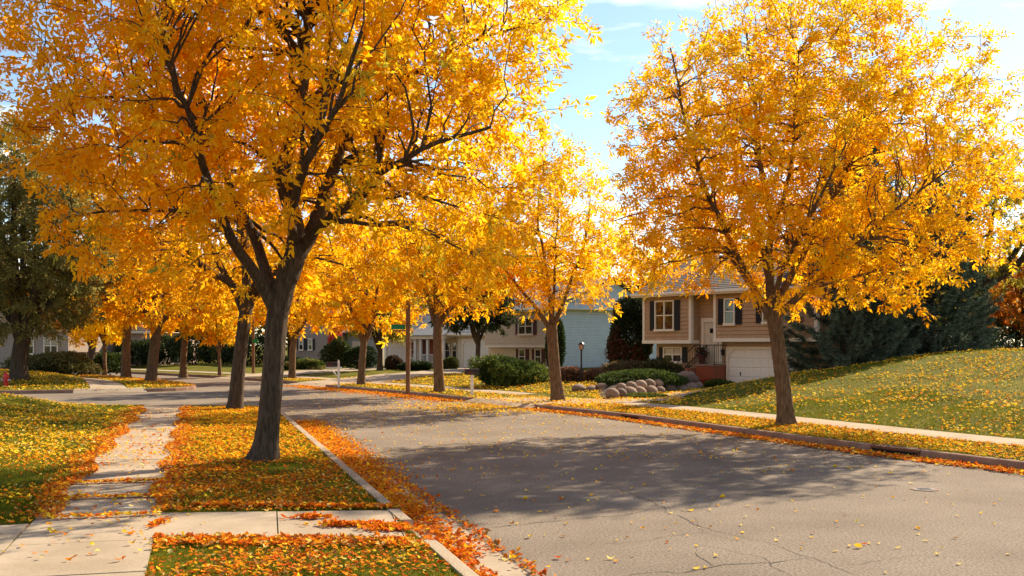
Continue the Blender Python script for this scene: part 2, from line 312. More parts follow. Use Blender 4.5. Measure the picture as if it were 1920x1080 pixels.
# storm drains sit in the right-hand kerb
sd1 = s_of(EDGE_R, G(1625, 862)); sd2 = s_of(EDGE_R, G(1110, 789))
sA0 = s_of(EDGE_R, (.73, 34.2)); sA1 = s_of(EDGE_R, (-1.66, 38.7)); sC0 = s_of(EDGE_R, (-9.6, 51.3)); sC1 = s_of(EDGE_R, (-12.4, 56)); sD0 = s_of(EDGE_R, (-17, 63)); sD1 = s_of(EDGE_R, (-19.5, 66)); sEnd = arclen(EDGE_R)[-1]
kerb(EDGE_R, 1, [(0, sd1 - .62), (sd1 + .62, sd2 - .5), (sd2 + .5, sA0), (sA1, sC0), (sC1, sD0), (sD1, sEnd)], 'reddish brown concrete kerb along the right side of the road', 0)
gutter(EDGE_R, 1, [(8, sA0), (sA1, sC0)], .32, 'narrow concrete gutter under the right kerb')
sW0 = s_of(EDGE_L, (-.82, 10.5)); sW1 = s_of(EDGE_L, (-1.2, 11.85)); sLend = arclen(EDGE_L)[-1]; sLc = s_of(EDGE_L, (-9.4, 34.3)); sLd = s_of(EDGE_L, (-12.3, 34.3))
kerb(EDGE_L, -1, [(0, sW0), (sW1, sLc), (sLd, sLend)], 'pale concrete kerb beside the left tree strip', 0, 'concrete')
gutter(EDGE_L, -1, [(4, s_of(EDGE_L, (-6.5, 29)))], .62, 'pale concrete gutter pan along the left kerb')
fs0 = s_of(EDGE_F, (-20, 45.4)); fs1 = s_of(EDGE_F, (-17.4, 46.5))
kerb(EDGE_F, -1, [(0, fs0), (fs1, arclen(EDGE_F)[-1])], 'kerb around the grassy corner across the side street', 0)

def ramp(line, side, s0, s1, label):
    o = run_strip('ramp', line, side, s0, s1, [(-.12, .006), (.18, .16), (.9, .185), (.9, .05)], M['concrete'], None); tag(o, kind='structure', label=label)
ramp(EDGE_F, -1, fs0, fs1, 'sidewalk ramp on the far corner'); ramp(EDGE_L, -1, sLc, sLd, 'sidewalk ramp down to the side street')
def slab(name, quad, lift, mat, parent, thick=.08, gap=.006, n=3):
    """one concrete slab following the ground; quad = 4 plan corners"""
    q = np.array(quad, float); c = q.mean(0); q = c + (q - c) * (1 - 2*gap / np.linalg.norm(q - c, axis=1))[:, None]
    V = []; top = []
    u = np.linspace(0, 1, n)
    P = np.array([(1-a)*(1-b)*q[0] + a*(1-b)*q[1] + a*b*q[2] + (1-a)*b*q[3] for b in u for a in u])
    z = H(P) + lift
    V = [(*p, zz) for p, zz in zip(P, z)]; Fc = [(j*n+i, j*n+i+1, (j+1)*n+i+1, (j+1)*n+i) for j in range(n-1) for i in range(n-1)]
    ring = [i for i in range(n)] + [j*n+n-1 for j in range(1, n)] + [(n-1)*n+i for i in range(n-2, -1, -1)] + [j*n for j in range(n-2, 0, -1)]
    b = len(V); V += [(V[i][0], V[i][1], V[i][2] - thick) for i in ring]; m = len(ring)
    Fc += [(ring[(k+1) % m], ring[k], b+k, b+(k+1) % m) for k in range(m)]
    area = sum(q[i][0]*q[(i+1)%4][1] - q[(i+1)%4][0]*q[i][1] for i in range(4))
    if area < 0: Fc = [f[::-1] for f in Fc]
    return MB().add(V, Fc).build(name, mat, parent)
PAVED = []          # plan polygons kept free of grass
# left sidewalk, straight, parallel to the kerb
d_l = np.array([-.2975, .9547]); n_l = np.array([-.9547, -.2975])
SWR0 = np.array([-4.2, 11.9]) - d_l*(11.9-4.5)/d_l[1]        # right edge start
SW_W = 1.36
left_walk = tag(empty('sidewalk'), kind='structure', label='concrete sidewalk with leaf-edged slabs left of the big tree')
walk_len = (34.0 - SWR0[1]) / d_l[1]; joints = np.arange(0, walk_len, 1.52)
for i, s in enumerate(joints):
    a = SWR0 + d_l*s; b = SWR0 + d_l*min(s + 1.52, walk_len); wl = SW_W
    slab('sidewalk_slab', [a + n_l*wl, a, b, b + n_l*wl], .022 + .003*math.sin(i*2.3), M['concrete'], left_walk)
PAVED.append(np.array([SWR0 + n_l*SW_W, SWR0, SWR0 + d_l*walk_len, SWR0 + d_l*walk_len + n_l*SW_W]))
# driveway pad that widens the near end of that sidewalk to the left
padl = tag(empty('driveway'), kind='structure', label='concrete driveway pad joining the near end of the left sidewalk')
y_pad = 11.55
for k in range(5):
    for j in range(2):
        s1 = (y_pad - SWR0[1]) / d_l[1] - k*1.52; a = SWR0 + d_l*(s1 - 1.52) + n_l*(SW_W + .012 + j*1.5); b = SWR0 + d_l*s1 + n_l*(SW_W + .012 + j*1.5)
        slab('driveway_slab', [a + n_l*1.5, a, b, b + n_l*1.5], .02, M['concrete'], padl)
PAVED.append(np.array([SWR0 + d_l*((y_pad-SWR0[1])/d_l[1]) + n_l*(SW_W - .05), SWR0 + d_l*((y_pad-SWR0[1])/d_l[1]) + n_l*(SW_W+3), SWR0 - d_l*3 + n_l*(SW_W+3), SWR0 - d_l*3 + n_l*(SW_W-.05)]))
# short carriage walk from the sidewalk to the kerb
cwr = tag(empty('carriage_walk'), kind='structure', label='short concrete walk crossing the tree strip to the kerb')
cw = np.array([(-3.80, 10.45), (-1.12, 10.50), (-1.52, 12.35), (-4.22, 11.95)])
mid0 = cw[0]*.5 + cw[1]*.5; mid1 = cw[3]*.5 + cw[2]*.5
slab('walk_slab', [cw[0], mid0, mid1, cw[3]], .02, M['concrete'], cwr); slab('walk_slab', [mid0, cw[1], cw[2], mid1], .018, M['concrete'], cwr)
V = []; 
pa, na = at_s(EDGE_L, np.array([sW0, sW1]), -1)
MB().add([(*(cw[1]), .165), (*(pa[0] - na[0]*.02), .012), (*(pa[1] - na[1]*.02), .012), (*(cw[2]), .165)], [(0, 1, 2, 3)]).build('walk_ramp', M['concrete'], cwr)
PAVED.append(cw)
# right sidewalk follows the kerb
rw = tag(empty('sidewalk'), kind='structure', label='narrow concrete sidewalk below the right lawn')
for s in np.arange(4, sEnd - 12, 1.6):
    if sA0 - 1.2 < s + .8 < sA1 + .6: continue
    P, N = at_s(EDGE_R, np.array([s, s + 1.6]), 1)
    slab('sidewalk_slab', [P[0] + N[0]*2.3, P[0] + N[0]*3.5, P[1] + N[1]*3.5, P[1] + N[1]*2.3], .024, M['concrete'], rw)
ps, ns = at_s(EDGE_R, np.arange(0, sEnd - 12, 1.0), 1); PAVED.append(np.vstack([ps + ns*2.28, (ps + ns*3.52)[::-1]]))
# sidewalk on the far corner
fw = tag(empty('sidewalk'), kind='structure', label='sidewalk climbing away from the ramp across the side street')
fl = smooth_line([(-18.7, 46.2), (-20.2, 49.5), (-23.5, 56), (-28, 62.5), (-34, 68.5)], .8); fa = arclen(fl)[-1]
for s in np.arange(0, fa - 1.6, 1.6):
    P, N = at_s(fl, np.array([s, s + 1.6]), 1)
    slab('sidewalk_slab', [P[0] - N[0]*.8, P[0] + N[0]*.8, P[1] + N[1]*.8, P[1] - N[1]*.8], .024, M['concrete'], fw)
ps, ns = at_s(fl, np.arange(0, fa, 1.0), 1); PAVED.append(np.vstack([ps - ns*.8, (ps + ns*.8)[::-1]]))
def driveway(poly, label, step=.5):
    def z(P):
        t = np.where(inpoly(P, ROAD), -1, 1) * np.minimum(dline(P, EDGE_R), dline(P, EDGE_F))
        return np.where(t < .2, .012 + (.175 - .012)*ss(-.35, .16, t), H(P) + .035)
    o = cdt_sheet('driveway', poly, grid_in(poly, step, .2), z, M['concrete']); tag(o, kind='structure', label=label); PAVED.append(np.array(poly)); return o
driveway(smooth_line([(.55, 33.95), (3.2, 34.4), (5.4, 35.4), (6.6, 37.6), (8.0, 40.0), (10, 42.3), (13.8, 44.4)], .6).tolist() + smooth_line([(11.4, 47.3), (9.6, 45.4), (8.3, 43.4), (6.8, 40.9), (5.0, 38.4), (3.4, 36.9), (1.2, 38.0), (-1.85, 38.5)], .6).tolist(), 'leaf-dusted concrete driveway of the tan split-level house')
driveway([(-9.9, 51.0), (-6.0, 54.5), (-1.0, 66), (-1.8, 78), (-5.2, 78), (-5.0, 68), (-8.5, 60), (-12.6, 55.7)], 'pale driveway leading to the cream house with two garages', 1)
driveway([(-17.4, 62.8), (-13, 66), (-8.2, 77), (-11.2, 78.5), (-15.0, 70), (-19.8, 65.9)], 'narrow driveway left of the cream house', 1)

# storm drains
def storm_drain(s, w, label):
    P, N = at_s(EDGE_R, np.array([s]), 1); P = P[0]; N = N[0]; ang = math.atan2(N[1], N[0]) - math.pi/2
    r = empty('storm_drain', (P[0], P[1], 0), ang)      # local y = away from road
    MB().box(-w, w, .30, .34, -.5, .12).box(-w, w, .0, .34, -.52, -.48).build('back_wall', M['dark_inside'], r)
    MB().box(-w, w, -.012, .34, .105, .165).build('hood', M['rust_iron'], r, .012)
    for sx in (-1, 1): MB().box(sx*w - .03, sx*w + .03, -.008, .3, -.06, .103).build('jamb', M['rust_iron'], r, .006)
    MB().box(-w+.032, w-.032, -.30, -.02, .004, .016).build('lip', M['rust_iron'], r, .004)
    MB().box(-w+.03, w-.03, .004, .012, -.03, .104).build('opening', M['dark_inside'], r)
    tag(r, label, 'storm drain', 'storm drains in the right kerb')
storm_drain(sd1, .6, 'large rusty storm drain inlet in the near right kerb'); storm_drain(sd2, .48, 'small dark storm drain inlet in the kerb near the leaning tree')
# manhole cover
g = G(1733, 918); r = empty('manhole_cover', (g[0], g[1], 0)); tag(r, 'round grey iron cover set in the asphalt at right', 'manhole cover')
MB().lathe((0, 0, 0), [(.20, .004), (.20, .009), (.16, .009), (.16, .004)], 24).build('rim', M['rust_iron'], r)
b = MB().lathe((0, 0, 0), [(.155, .004), (.155, .011), (.0, .012)], 24)
for i in range(-2, 3): b.box(-.1, .1, i*.045-.008, i*.045+.008, .0105, .016)
b.build('lid', M['iron_cast'], r)
# cracks in the asphalt, each a jagged dark seam lying on the road
def crack(pix, wid, jag=.05):
    P = np.array([G(*p)[:2] for p in pix]); L_ = arclen(P); n = max(6, int(L_[-1] / .12)); s = np.linspace(0, L_[-1], n)
    X = np.interp(s, L_, P[:, 0]); Y = np.interp(s, L_, P[:, 1]); j = np.cumsum(rng.normal(0, jag*.5, (n, 2)), 0); j -= np.linspace(0, 1, n)[:, None]*j[-1]; j += rng.normal(0, jag*.25, (n, 2))
    C = np.column_stack([X, Y]) + j; t = np.gradient(C, axis=0); t /= np.linalg.norm(t, axis=1)[:, None]; nn_ = np.column_stack([t[:, 1], -t[:, 0]])
    wv = .55*wid * rng.uniform(.3, 1.2, n) * np.sin(np.linspace(.15, math.pi-.15, n))**.5
    V = np.vstack([np.column_stack([C + nn_*wv[:, None], np.full(n, .004)]), np.column_stack([C - nn_*wv[:, None], np.full(n, .004)])])
    T = np.array([(i, i+n, i+n+1, i+1) for i in range(n-1)])
    npmesh('crack', V*np.array([1, 1, 1]), T, M['crack_tar'], road)
crack([(855, 995), (960, 985), (1060, 975), (1160, 967), (1230, 955)], .014); crack([(1130, 905), (1230, 945), (1330, 985), (1430, 1015)], .014)
crack([(1050, 1018), (1160, 1012), (1260, 1002), (1330, 998)], .009); crack([(1180, 1079), (1300, 1068), (1400, 1055), (1520, 1046)], .018); crack([(1300, 1035), (1340, 1062)], .012)
crack([(1430, 1012), (1500, 1035), (1560, 1060), (1600, 1078)], .010); crack([(1080, 880), (1300, 885), (1420, 870)], .008, .08); crack([(1300, 970), (1320, 1000), (1370, 1010)], .007)
crack([(1250, 905), (1350, 880), (1500, 884)], .006); crack([(1450, 925), (1600, 930), (1720, 928)], .006); crack([(760, 925), (900, 1000), (990, 1079)], .02, .03); crack([(770, 890), (1000, 880), (1150, 870)], .007)
crack([(1560, 1060), (1700, 1040), (1850, 1050)], .008); crack([(640, 850), (900, 845), (1100, 838)], .01); crack([(1300, 1020), (1420, 1042), (1480, 1079)], .009)

# ------------------------------------------------------------------ trees
def tubes(paths, radii, sides, flare=None):
    """paths (N,P,3), radii (N,P) -> V, quads"""
    paths = np.asarray(paths, float); radii = np.asarray(radii, float); N_, P_, _ = paths.shape
    t = np.gradient(paths, axis=1); t /= np.linalg.norm(t, axis=2, keepdims=True) + 1e-9
    mt = np.abs(t.mean(1)); ref = np.zeros((N_, 3)); ref[np.arange(N_), mt.argmin(1)] = 1
    u = np.cross(t, ref[:, None, :]); u /= np.linalg.norm(u, axis=2, keepdims=True) + 1e-9; v = np.cross(t, u)
    a = np.arange(sides) * 2*math.pi/sides; rr = radii[:, :, None, None]
    V = paths[:, :, None, :] + rr * (u[:, :, None, :]*np.cos(a)[None, None, :, None] + v[:, :, None, :]*np.sin(a)[None, None, :, None])
    idx = np.arange(N_*P_*sides).reshape(N_, P_, sides); nx = np.roll(idx, -1, axis=2)
    T = np.stack([idx[:, :-1], nx[:, :-1], nx[:, 1:], idx[:, 1:]], -1).reshape(-1, 4)
    return V.reshape(-1, 3), T
def resample(P, n):
    P = smooth_line3(np.asarray(P, float)); L_ = np.concatenate([[0], np.cumsum(np.linalg.norm(np.diff(P, axis=0), axis=1))]); s = np.linspace(0, L_[-1], n)
    return np.stack([np.interp(s, L_, P[:, k]) for k in range(3)], 1)
def smooth_line3(P, n=8):
    out = []
    for i in range(len(P)-1):
        p0 = P[max(i-1, 0)]; p1 = P[i]; p2 = P[i+1]; p3 = P[min(i+2, len(P)-1)]
        for t in np.arange(n)/n: out.append(.5*((2*p1)+(-p0+p2)*t+(2*p0-5*p1+4*p2-p3)*t*t+(-p0+3*p1-3*p2+p3)*t**3))
    out.append(P[-1]); return np.array(out)
def norm(v): return v / (np.linalg.norm(v, axis=-1, keepdims=True) + 1e-9)
def leaflets(pos, axis, g, scale, tmpl, width=.2, fold=.35, curl=0):
    """compound leaves: pos/axis (M,3); tmpl list of (offset along axis, side angle, length) -> leaflet verts (M*k*4,3)"""
    M_ = len(pos); ax = norm(axis); up = norm(np.cross(ax, norm(g.normal(size=(M_, 3))))); sd = np.cross(ax, up); out = []
    for off, ang, ln in tmpl:
        an = ang + g.normal(0, .25, M_); ca = np.cos(an)[:, None]; sa = np.sin(an)[:, None]
        d = norm(ax*ca + sd*sa + up*g.normal(0, .35, (M_, 1)) + np.array([0, 0, -.25])); l = (ln*scale*g.uniform(.75, 1.2, M_))[:, None]
        w_ = norm(np.cross(d, up + .5*g.normal(size=(M_, 3)))); nrm = np.cross(w_, d)
        b = pos + ax*(off*scale[:, None] if np.ndim(scale) else off*scale)
        out.append(np.stack([b, b + d*l*.45 + w_*l*width + nrm*l*width*fold, b + d*l + nrm*l*curl, b + d*l*.45 - w_*l*width + nrm*l*width*fold], 1))
    return np.stack(out, 1).reshape(-1, 3)
def quad2tri(nq):
    i = np.arange(nq)[:, None]*4; return np.concatenate([i + [0, 3, 2], i + [0, 2, 1]], 0).astype(np.int32)
ASH7 = [(.22, 0, .13), (.19, .95, .12), (.19, -.95, .12), (.12, 1.05, .125), (.12, -1.05, .125), (.05, 1.1, .11), (.05, -1.1, .11)]
ASH5 = [(.2, 0, .15), (.15, .9, .14), (.15, -.9, .14), (.06, 1.05, .13), (.06, -1.05, .13)]
CL3 = [(.1, 0, .2), (.04, 1.0, .19), (.04, -1.0, .19)]
def tree(name, base, trunk, tr_r, limbs, env, n_sec, n_twig, per, tmpl, lscale, colf, label, cat='tree', group=None, seed=1, bark='bark', flare=1.45, sides=16, drop=.12, trunk_n=26, lobes=14, inner=.35, wfrac=.2, clear=1.0, tilt=0., bough=.045, twig=.004):
    """trunk: local polyline; limbs: list of (polyline, r0, r1); env: (centre, radii) of the crown, all local to base"""
    g = np.random.default_rng(seed); root = empty(name, tuple(base)); tag(root, label, cat, group)
    # trunk with root flare and furrowed section
    TP = resample(trunk, trunk_n); f = np.linspace(0, 1, trunk_n); hgt = TP[:, 2] - TP[0, 2]
    rad = np.interp(f, np.linspace(0, 1, len(tr_r)), tr_r) * (1 + (flare - 1)*np.exp(-np.maximum(hgt, 0)/.22))
    V, T = tubes(TP[None], rad[None], sides); c = np.repeat(TP, sides, 0); a = np.tile(np.arange(sides)*2*math.pi/sides, trunk_n); hh = np.repeat(hgt, sides)
    k = 1 + .05*np.sin(a*5 + 1 + hh*.7)*(1 + 2*np.exp(-hh/.25)) + g.normal(0, .018, len(V)); V = c + (V - c)*k[:, None]
    tk = npmesh('trunk', V, T, M[bark], root, smooth=True)
    nodes = []; dirs = []; lev = []
    for P, r0, r1 in limbs:
        n = max(8, int(np.linalg.norm(np.diff(P, axis=0), axis=1).sum()/.3)); Q = resample(P, n); Q[2:] += np.cumsum(g.normal(0, .022, (n-2, 3)), 0)*.8
        rr = r0 + (r1 - r0)*np.linspace(0, 1, n)**.8; V, T = tubes(Q[None], rr[None], 9); npmesh('limb', V, T, M[bark], root, smooth=True)
        s = max(2, n//4); nodes.append(Q[s:]); d = norm(np.gradient(Q, axis=0)); dirs.append(d[s:]); lev.append(rr[s:])
    N0 = np.vstack(nodes); D0 = np.vstack(dirs); R0 = np.concatenate(lev)
    cen = np.array(env[0], float); rd = np.array(env[1], float); LB = norm(g.normal(size=(lobes, 3))); LA = g.uniform(-.16, .24, lobes)
    def sample(n, lo, hi=1.0):
        d = norm(g.normal(size=(n*3, 3))); r = g.uniform(lo**2.2, hi**2.2, n*3)**(1/2.2)
        bump = 1 + (np.maximum(0, d @ LB.T)**6 * LA).sum(1); p = cen + d*rd*(r*bump)[:, None]
        rr_ = np.linalg.norm(p[:, :2] - TP[-1, :2], axis=1); cut = p[:, 2] > env[2] + clear*np.exp(-(rr_/1.9)**2) - tilt*(p[:, 0] - TP[-1, 0]) + .25*np.sin(p[:, 0]*1.7 + seed) + .3*np.cos(p[:, 1]*1.3)
        return p[cut][:n]
    axis_xy = TP[-1, :2]
    def connect(tg, Nd, Dr, Rr, P_, maxr, wig):
        best = np.zeros(len(tg), int)
        for k in range(0, len(tg), 400):
            q = tg[k:k+400]; d = q[:, None] - Nd[None]; dist = np.linalg.norm(d, axis=2)
            ra = np.linalg.norm(q[:, :2] - axis_xy, axis=1)[:, None]; rb = np.linalg.norm(Nd[:, :2] - axis_xy, axis=1)[None]
            cost = dist + .9*np.maximum(0, rb - ra) + .8*np.maximum(0, Nd[None, :, 2] - q[:, None, 2] - .1) - .35*np.minimum(1, (d*Dr[None]).sum(2)/(dist + .1))
            best[k:k+400] = cost.argmin(1)
        s = Nd[best]; d = tg - s; ln = np.linalg.norm(d, axis=1, keepdims=True); m0 = norm(Dr[best]*.8 + norm(d))*ln; out = norm(tg - np.append(axis_xy, cen[2] - rd[2]*.4))
        m1 = norm(out + norm(d) + np.array([0, 0, -drop]))*ln; t = np.linspace(0, 1, P_)[None, :, None]
        path = (2*t**3-3*t**2+1)*s[:, None] + (t**3-2*t**2+t)*m0[:, None] + (-2*t**3+3*t**2)*tg[:, None] + (t**3-t**2)*m1[:, None]
        nz_ = g.normal(0, wig, path.shape)*ln[:, None]; nz_[:, 0] = 0; path += nz_
        r0 = np.minimum(Rr[best]*.6, maxr*(.35 + ln[:, 0]*.35)); rad = r0[:, None]*np.linspace(1, .28, P_)[None]
        return path, np.maximum(rad, twig)
    # boughs
    tg = sample(n_sec, inner, .86); pa, ra = connect(tg, N0, D0, R0, 8, bough, .02)
    V1, T1 = tubes(pa, ra, 5)
    N1 = np.vstack([N0, pa[:, 2:].reshape(-1, 3)]); D1 = np.vstack([D0, norm(np.gradient(pa, axis=1))[:, 2:].reshape(-1, 3)]); R1 = np.concatenate([R0*.5, ra[:, 2:].ravel()])
    # twigs
    tg = sample(n_twig, inner*.9, 1.0); pb, rb = connect(tg, N1, D1, R1, 6, bough*.36, .03)
    V2, T2 = tubes(pb, rb, 3)
    npmesh('branches', np.vstack([V1, V2]), np.vstack([T1, T2 + len(V1)]), M[bark], root)
    # leaves
    n = len(pb); tt = g.uniform(.3, 1.08, (n, per)); seg = np.clip(tt, 0, .999)*5; i0 = seg.astype(int); fr = (seg - i0)[..., None]
    rows = np.arange(n)[:, None]; pos = pb[rows, i0]*(1-fr) + pb[rows, i0+1]*fr; dd = norm(pb[rows, i0+1] - pb[rows, i0])
    pos = (pos + g.normal(0, .05, pos.shape)).reshape(-1, 3); ax = (dd*.7 + g.normal(0, .75, dd.shape) + np.array([0, 0, -.25])).reshape(-1, 3)
    sc = lscale*g.uniform(.55, 1.32, len(pos)); V = leaflets(pos, ax, g, sc, tmpl, wfrac); nl = len(tmpl)
    twig_id = np.repeat(np.arange(n), per); twr = g.normal(0, 1, n)[twig_id]
    rel = (pos - cen)/rd
    col = colf(rel, twr, g, pos); col = np.repeat(col, nl*4, 0); j = g.uniform(.82, 1.15, (len(pos)*nl, 1)); col = col*np.repeat(j, 4, 0)
    npmesh('crown', V, quad2tri(len(pos)*nl), M['leaf'], root, col=np.clip(col, 0, .97))
    return root
def mixc(a, b, t): t = np.clip(t, 0, 1)[:, None]; return np.array(a)*(1-t) + np.array(b)*t
YEL = (.97, .70, .045); AMB = (.97, .54, .026); ORA = (.97, .41, .02); RUS = (.62, .15, .015); GRN = (.34, .36, .05); OLV = (.13, .13, .03); LIM = (.66, .58, .06)
def autumn(yx=0., yz=.25, base=.45, green=.03, sx=.25):
    def f(rel, tw, g, pos):
        t = base + sx*rel[:, 0]*(1 if yx >= 0 else -1) + yz*rel[:, 2] + .16*tw + g.normal(0, .12, len(rel))
        c = np.where((t < .5)[:, None], mixc(ORA, AMB, t*2), mixc(AMB, YEL, t*2 - 1))
        gm = (tw > 2.0 - green*12) & (g.random(len(rel)) < .7); c[gm] = c[gm]*.4 + np.array(LIM)*.6
        gm = g.random(len(rel)) < green; c[gm] = np.array(GRN); gm = g.random(len(rel)) < .015; c[gm] = np.array((.55, .28, .05)); return c
    return f
def plain(c1, c2, c3=None, p3=0):
    def f(rel, tw, g, pos):
        c = mixc(c1, c2, .5 + .28*tw + g.normal(0, .15, len(rel)))
        if c3 is not None: m = (tw > 1.6 - p3*4) & (g.random(len(rel)) < p3*2 + .2); c[m] = np.array(c3)
        return c
    return f
def photo_tree(base_px, dyz, pts):
    b = np.array(base_px); return [A(p[0], p[1], b[1] + p[2]) - b for p in pts]
def auto_limbs(g, top, r, n, env):
    cen = np.array(env[0]); rd = np.array(env[1]); out = []; a0 = g.uniform(0, 6.28)
    for i in range(n):
        a = a0 + i*2*math.pi/n*1.0 + g.normal(0, .25); el = g.uniform(.25, .85); ro = g.uniform(.55, .8)
        end = cen + np.array([math.cos(a)*rd[0]*ro*math.cos(el), math.sin(a)*rd[1]*ro*math.cos(el), rd[2]*.75*math.sin(el)])
        st = top - np.array([0, 0, g.uniform(0, .35)]); mid = st*.5 + end*.5 + np.array([0, 0, -.1*rd[2] if el < .5 else .0]) + g.normal(0, .12, 3)
        q1 = st + np.array([math.cos(a)*.3, math.sin(a)*.3, .7])
        out.append(([st, q1, mid, end], r*.62, r*.12))
    end = cen + np.array([g.normal(0, .3), g.normal(0, .3), rd[2]*.85]); out.append(([top - np.array([0, 0, .2]), top*.6 + end*.4 + g.normal(0, .15, 3), end], r*.75, r*.1))
    return out
def std_tree(name, px, py, zb, fork_h, lean, r, cen, rd, low, nsec, ntw, per, tmpl, ls, colf, label, seed, n_l=5, Y=None, **k):
    b = G(px, py, zb) if Y is None else A(px, py, Y)
    b[2] = h1(b[0], b[1]) - .03; g = np.random.default_rng(seed + 100)
    tr = [(0, 0, -.1), (lean[0]*.45 + g.normal(0, .03), lean[1]*.45, fork_h*.5), (lean[0], lean[1], fork_h)]; top = np.array(tr[-1])
    env = (cen, rd, low)
    return tree(name, b, tr, [r, r*.88, r*.85], auto_limbs(g, top, r, n_l, env), env, nsec, ntw, per, tmpl, ls, colf, label, seed=seed, **k)

# --- the big ash left of the road
b1 = G(495, 863, .17); b1[2] = h1(b1[0], b1[1]) - .03
T = lambda pts: photo_tree(b1, 0, pts)
limbs1 = [(T([(540, 520, 0), (562, 455, .1), (552, 400, .2), (538, 330, .3), (562, 240, .5), (578, 140, .8), (592, 0, 1.1), (600, -150, 1.4)]), .19, .035),
 (T([(548, 500, 0), (580, 440, .3), (622, 335, .8), (652, 235, 1.3), (692, 105, 2.0), (745, 0, 2.5), (800, -120, 3)]), .15, .03),
 (T([(560, 470, 0), (600, 425, -.4), (645, 398, -.8), (735, 320, -1.5), (830, 272, -2.0), (930, 240, -2.4)]), .10, .022),
 (T([(522, 575, 0), (497, 500, .3), (455, 410, .9), (395, 255, 1.8), (368, 160, 2.4), (330, 40, 3.0)]), .115, .03),
 (T([(518, 585, 0), (482, 520, -.3), (425, 440, -.9), (382, 330, -1.6), (345, 215, -2.3), (290, 90, -3.0)]), .125, .028),
 (T([(553, 460, 0), (548, 400, -1.0), (580, 300, -2.4), (640, 180, -3.4), (680, 60, -4.2)]), .10, .025),
 (T([(545, 480, .1), (540, 400, 1.2), (520, 300, 2.6), (490, 180, 3.8), (470, 60, 4.6)]), .10, .025),
 (T([(650, 240, 1.3), (720, 170, 1.2), (850, 90, .8), (1000, 45, .4)]), .06, .015),
 (T([(395, 255, 1.8), (330, 240, 1.4), (250, 190, 1.0), (120, 190, .4)]), .06, .014), (T([(420, 430, -.9), (330, 400, -1.2), (220, 400, -1.4), (110, 420, -1.5)]), .05, .012)]
ec = A(525, 95, b1[1]) - b1
def col1(rel, tw, g, pos):
    t = .42 + .34*rel[:, 0] + .16*rel[:, 2] + .15*tw + g.normal(0, .1, len(rel))
    c = np.where((t < .5)[:, None], mixc(ORA, AMB, t*2), mixc(AMB, YEL, t*2-1))
    gm = (rel[:, 0] > .25) & (rel[:, 2] < -.1) & (tw > 1.2) & (g.random(len(rel)) < .4); c[gm] = np.array(LIM)*.8
    gm = g.random(len(rel)) < .012; c[gm] = np.array(GRN); gm = g.random(len(rel)) < .01; c[gm] = np.array((.55, .28, .05)); return c
tree('ash_tree', b1, T([(493, 872, 0), (497, 850, 0), (506, 770, 0), (513, 678, 0), (520, 590, 0), (536, 525, 0), (562, 452, 0)]), [.205, .19, .184, .182, .19, .185, .175], limbs1,
     ((ec[0], .1, ec[2]), (5.5, 4.2, 4.6), 3.25), 360, 1750, 9, ASH7, 1.06, col1, 'tall golden orange ash with thick dark forked trunk nearest the camera', seed=11, clear=1.5, bough=.06, twig=.0055, flare=1.75, sides=26, trunk_n=46, group='autumn street trees')
# --- the ash right of the road
b2 = G(1475, 797, .17); b2[2] = h1(b2[0], b2[1]) - .03
T = lambda pts: photo_tree(b2, 0, pts)
limbs2 = [(T([(1448, 590, 0), (1444, 480, 0), (1450, 400, .1), (1432, 300, .4), (1420, 180, .8), (1402, 40, 1.2)]), .13, .02),
 (T([(1440, 590, 0), (1395, 505, -.2), (1345, 400, -.6), (1302, 290, -1), (1270, 185, -1.4), (1245, 90, -1.8)]), .10, .018),
 (T([(1425, 560, 0), (1340, 450, .6), (1282, 407, 1), (1222, 395, 1.4), (1150, 412, 1.8)]), .06, .014),
 (T([(1458, 590, 0), (1530, 530, -.6), (1600, 470, -1.4), (1680, 400, -2.2), (1780, 330, -2.8)]), .10, .02),
 (T([(1452, 570, 0), (1500, 490, .6), (1562, 380, 1.2), (1600, 250, 1.8), (1612, 100, 2.2)]), .10, .018),
 (T([(1450, 410, .1), (1468, 375, -.3), (1484, 280, -.8), (1494, 100, -1.4)]), .07, .014),
 (T([(1450, 560, 0), (1430, 470, 1.4), (1390, 340, 2.6), (1370, 200, 3.4)]), .08, .016),
 (T([(1452, 560, 0), (1480, 470, -1.4), (1540, 360, -2.6), (1590, 260, -3.6)]), .08, .016),
 (T([(1520, 540, -.5), (1600, 520, -.2), (1690, 500, .4), (1760, 500, .8)]), .05, .012)]
ec2 = A(1500, 300, b2[1]) - b2
tree('ash_tree', b2, T([(1475, 803, 0), (1474, 790, 0), (1468, 720, 0), (1458, 640, 0), (1449, 580, 0)]), [.21, .19, .18, .175, .19], limbs2,
     ((ec2[0], 0, ec2[2]), (5.25, 4.5, 4.75), 2.7), 460, 1750, 8, ASH7, 1.04, autumn(1, .30, .50, .008, .06), 'golden ash with leaning trunk on the strip right of the road', seed=5, clear=2.3, tilt=.11, bough=.062, twig=.0065, sides=20, trunk_n=34, group='autumn street trees', bark='bark_brown', inner=.28)
# --- second ash on the left strip, behind the big one
std_tree('ash_tree', 440, 767, .17, 3.2, (.35, 0), .235, (.2, .3, 6.6), (5.4, 4.2, 4.3), 2.9, 130, 750, 8, ASH5, 1.2, autumn(1, .2, .36, .02, .2), 'second ash on the left strip just behind the biggest trunk', 21, 6, group='autumn street trees', bark='bark')
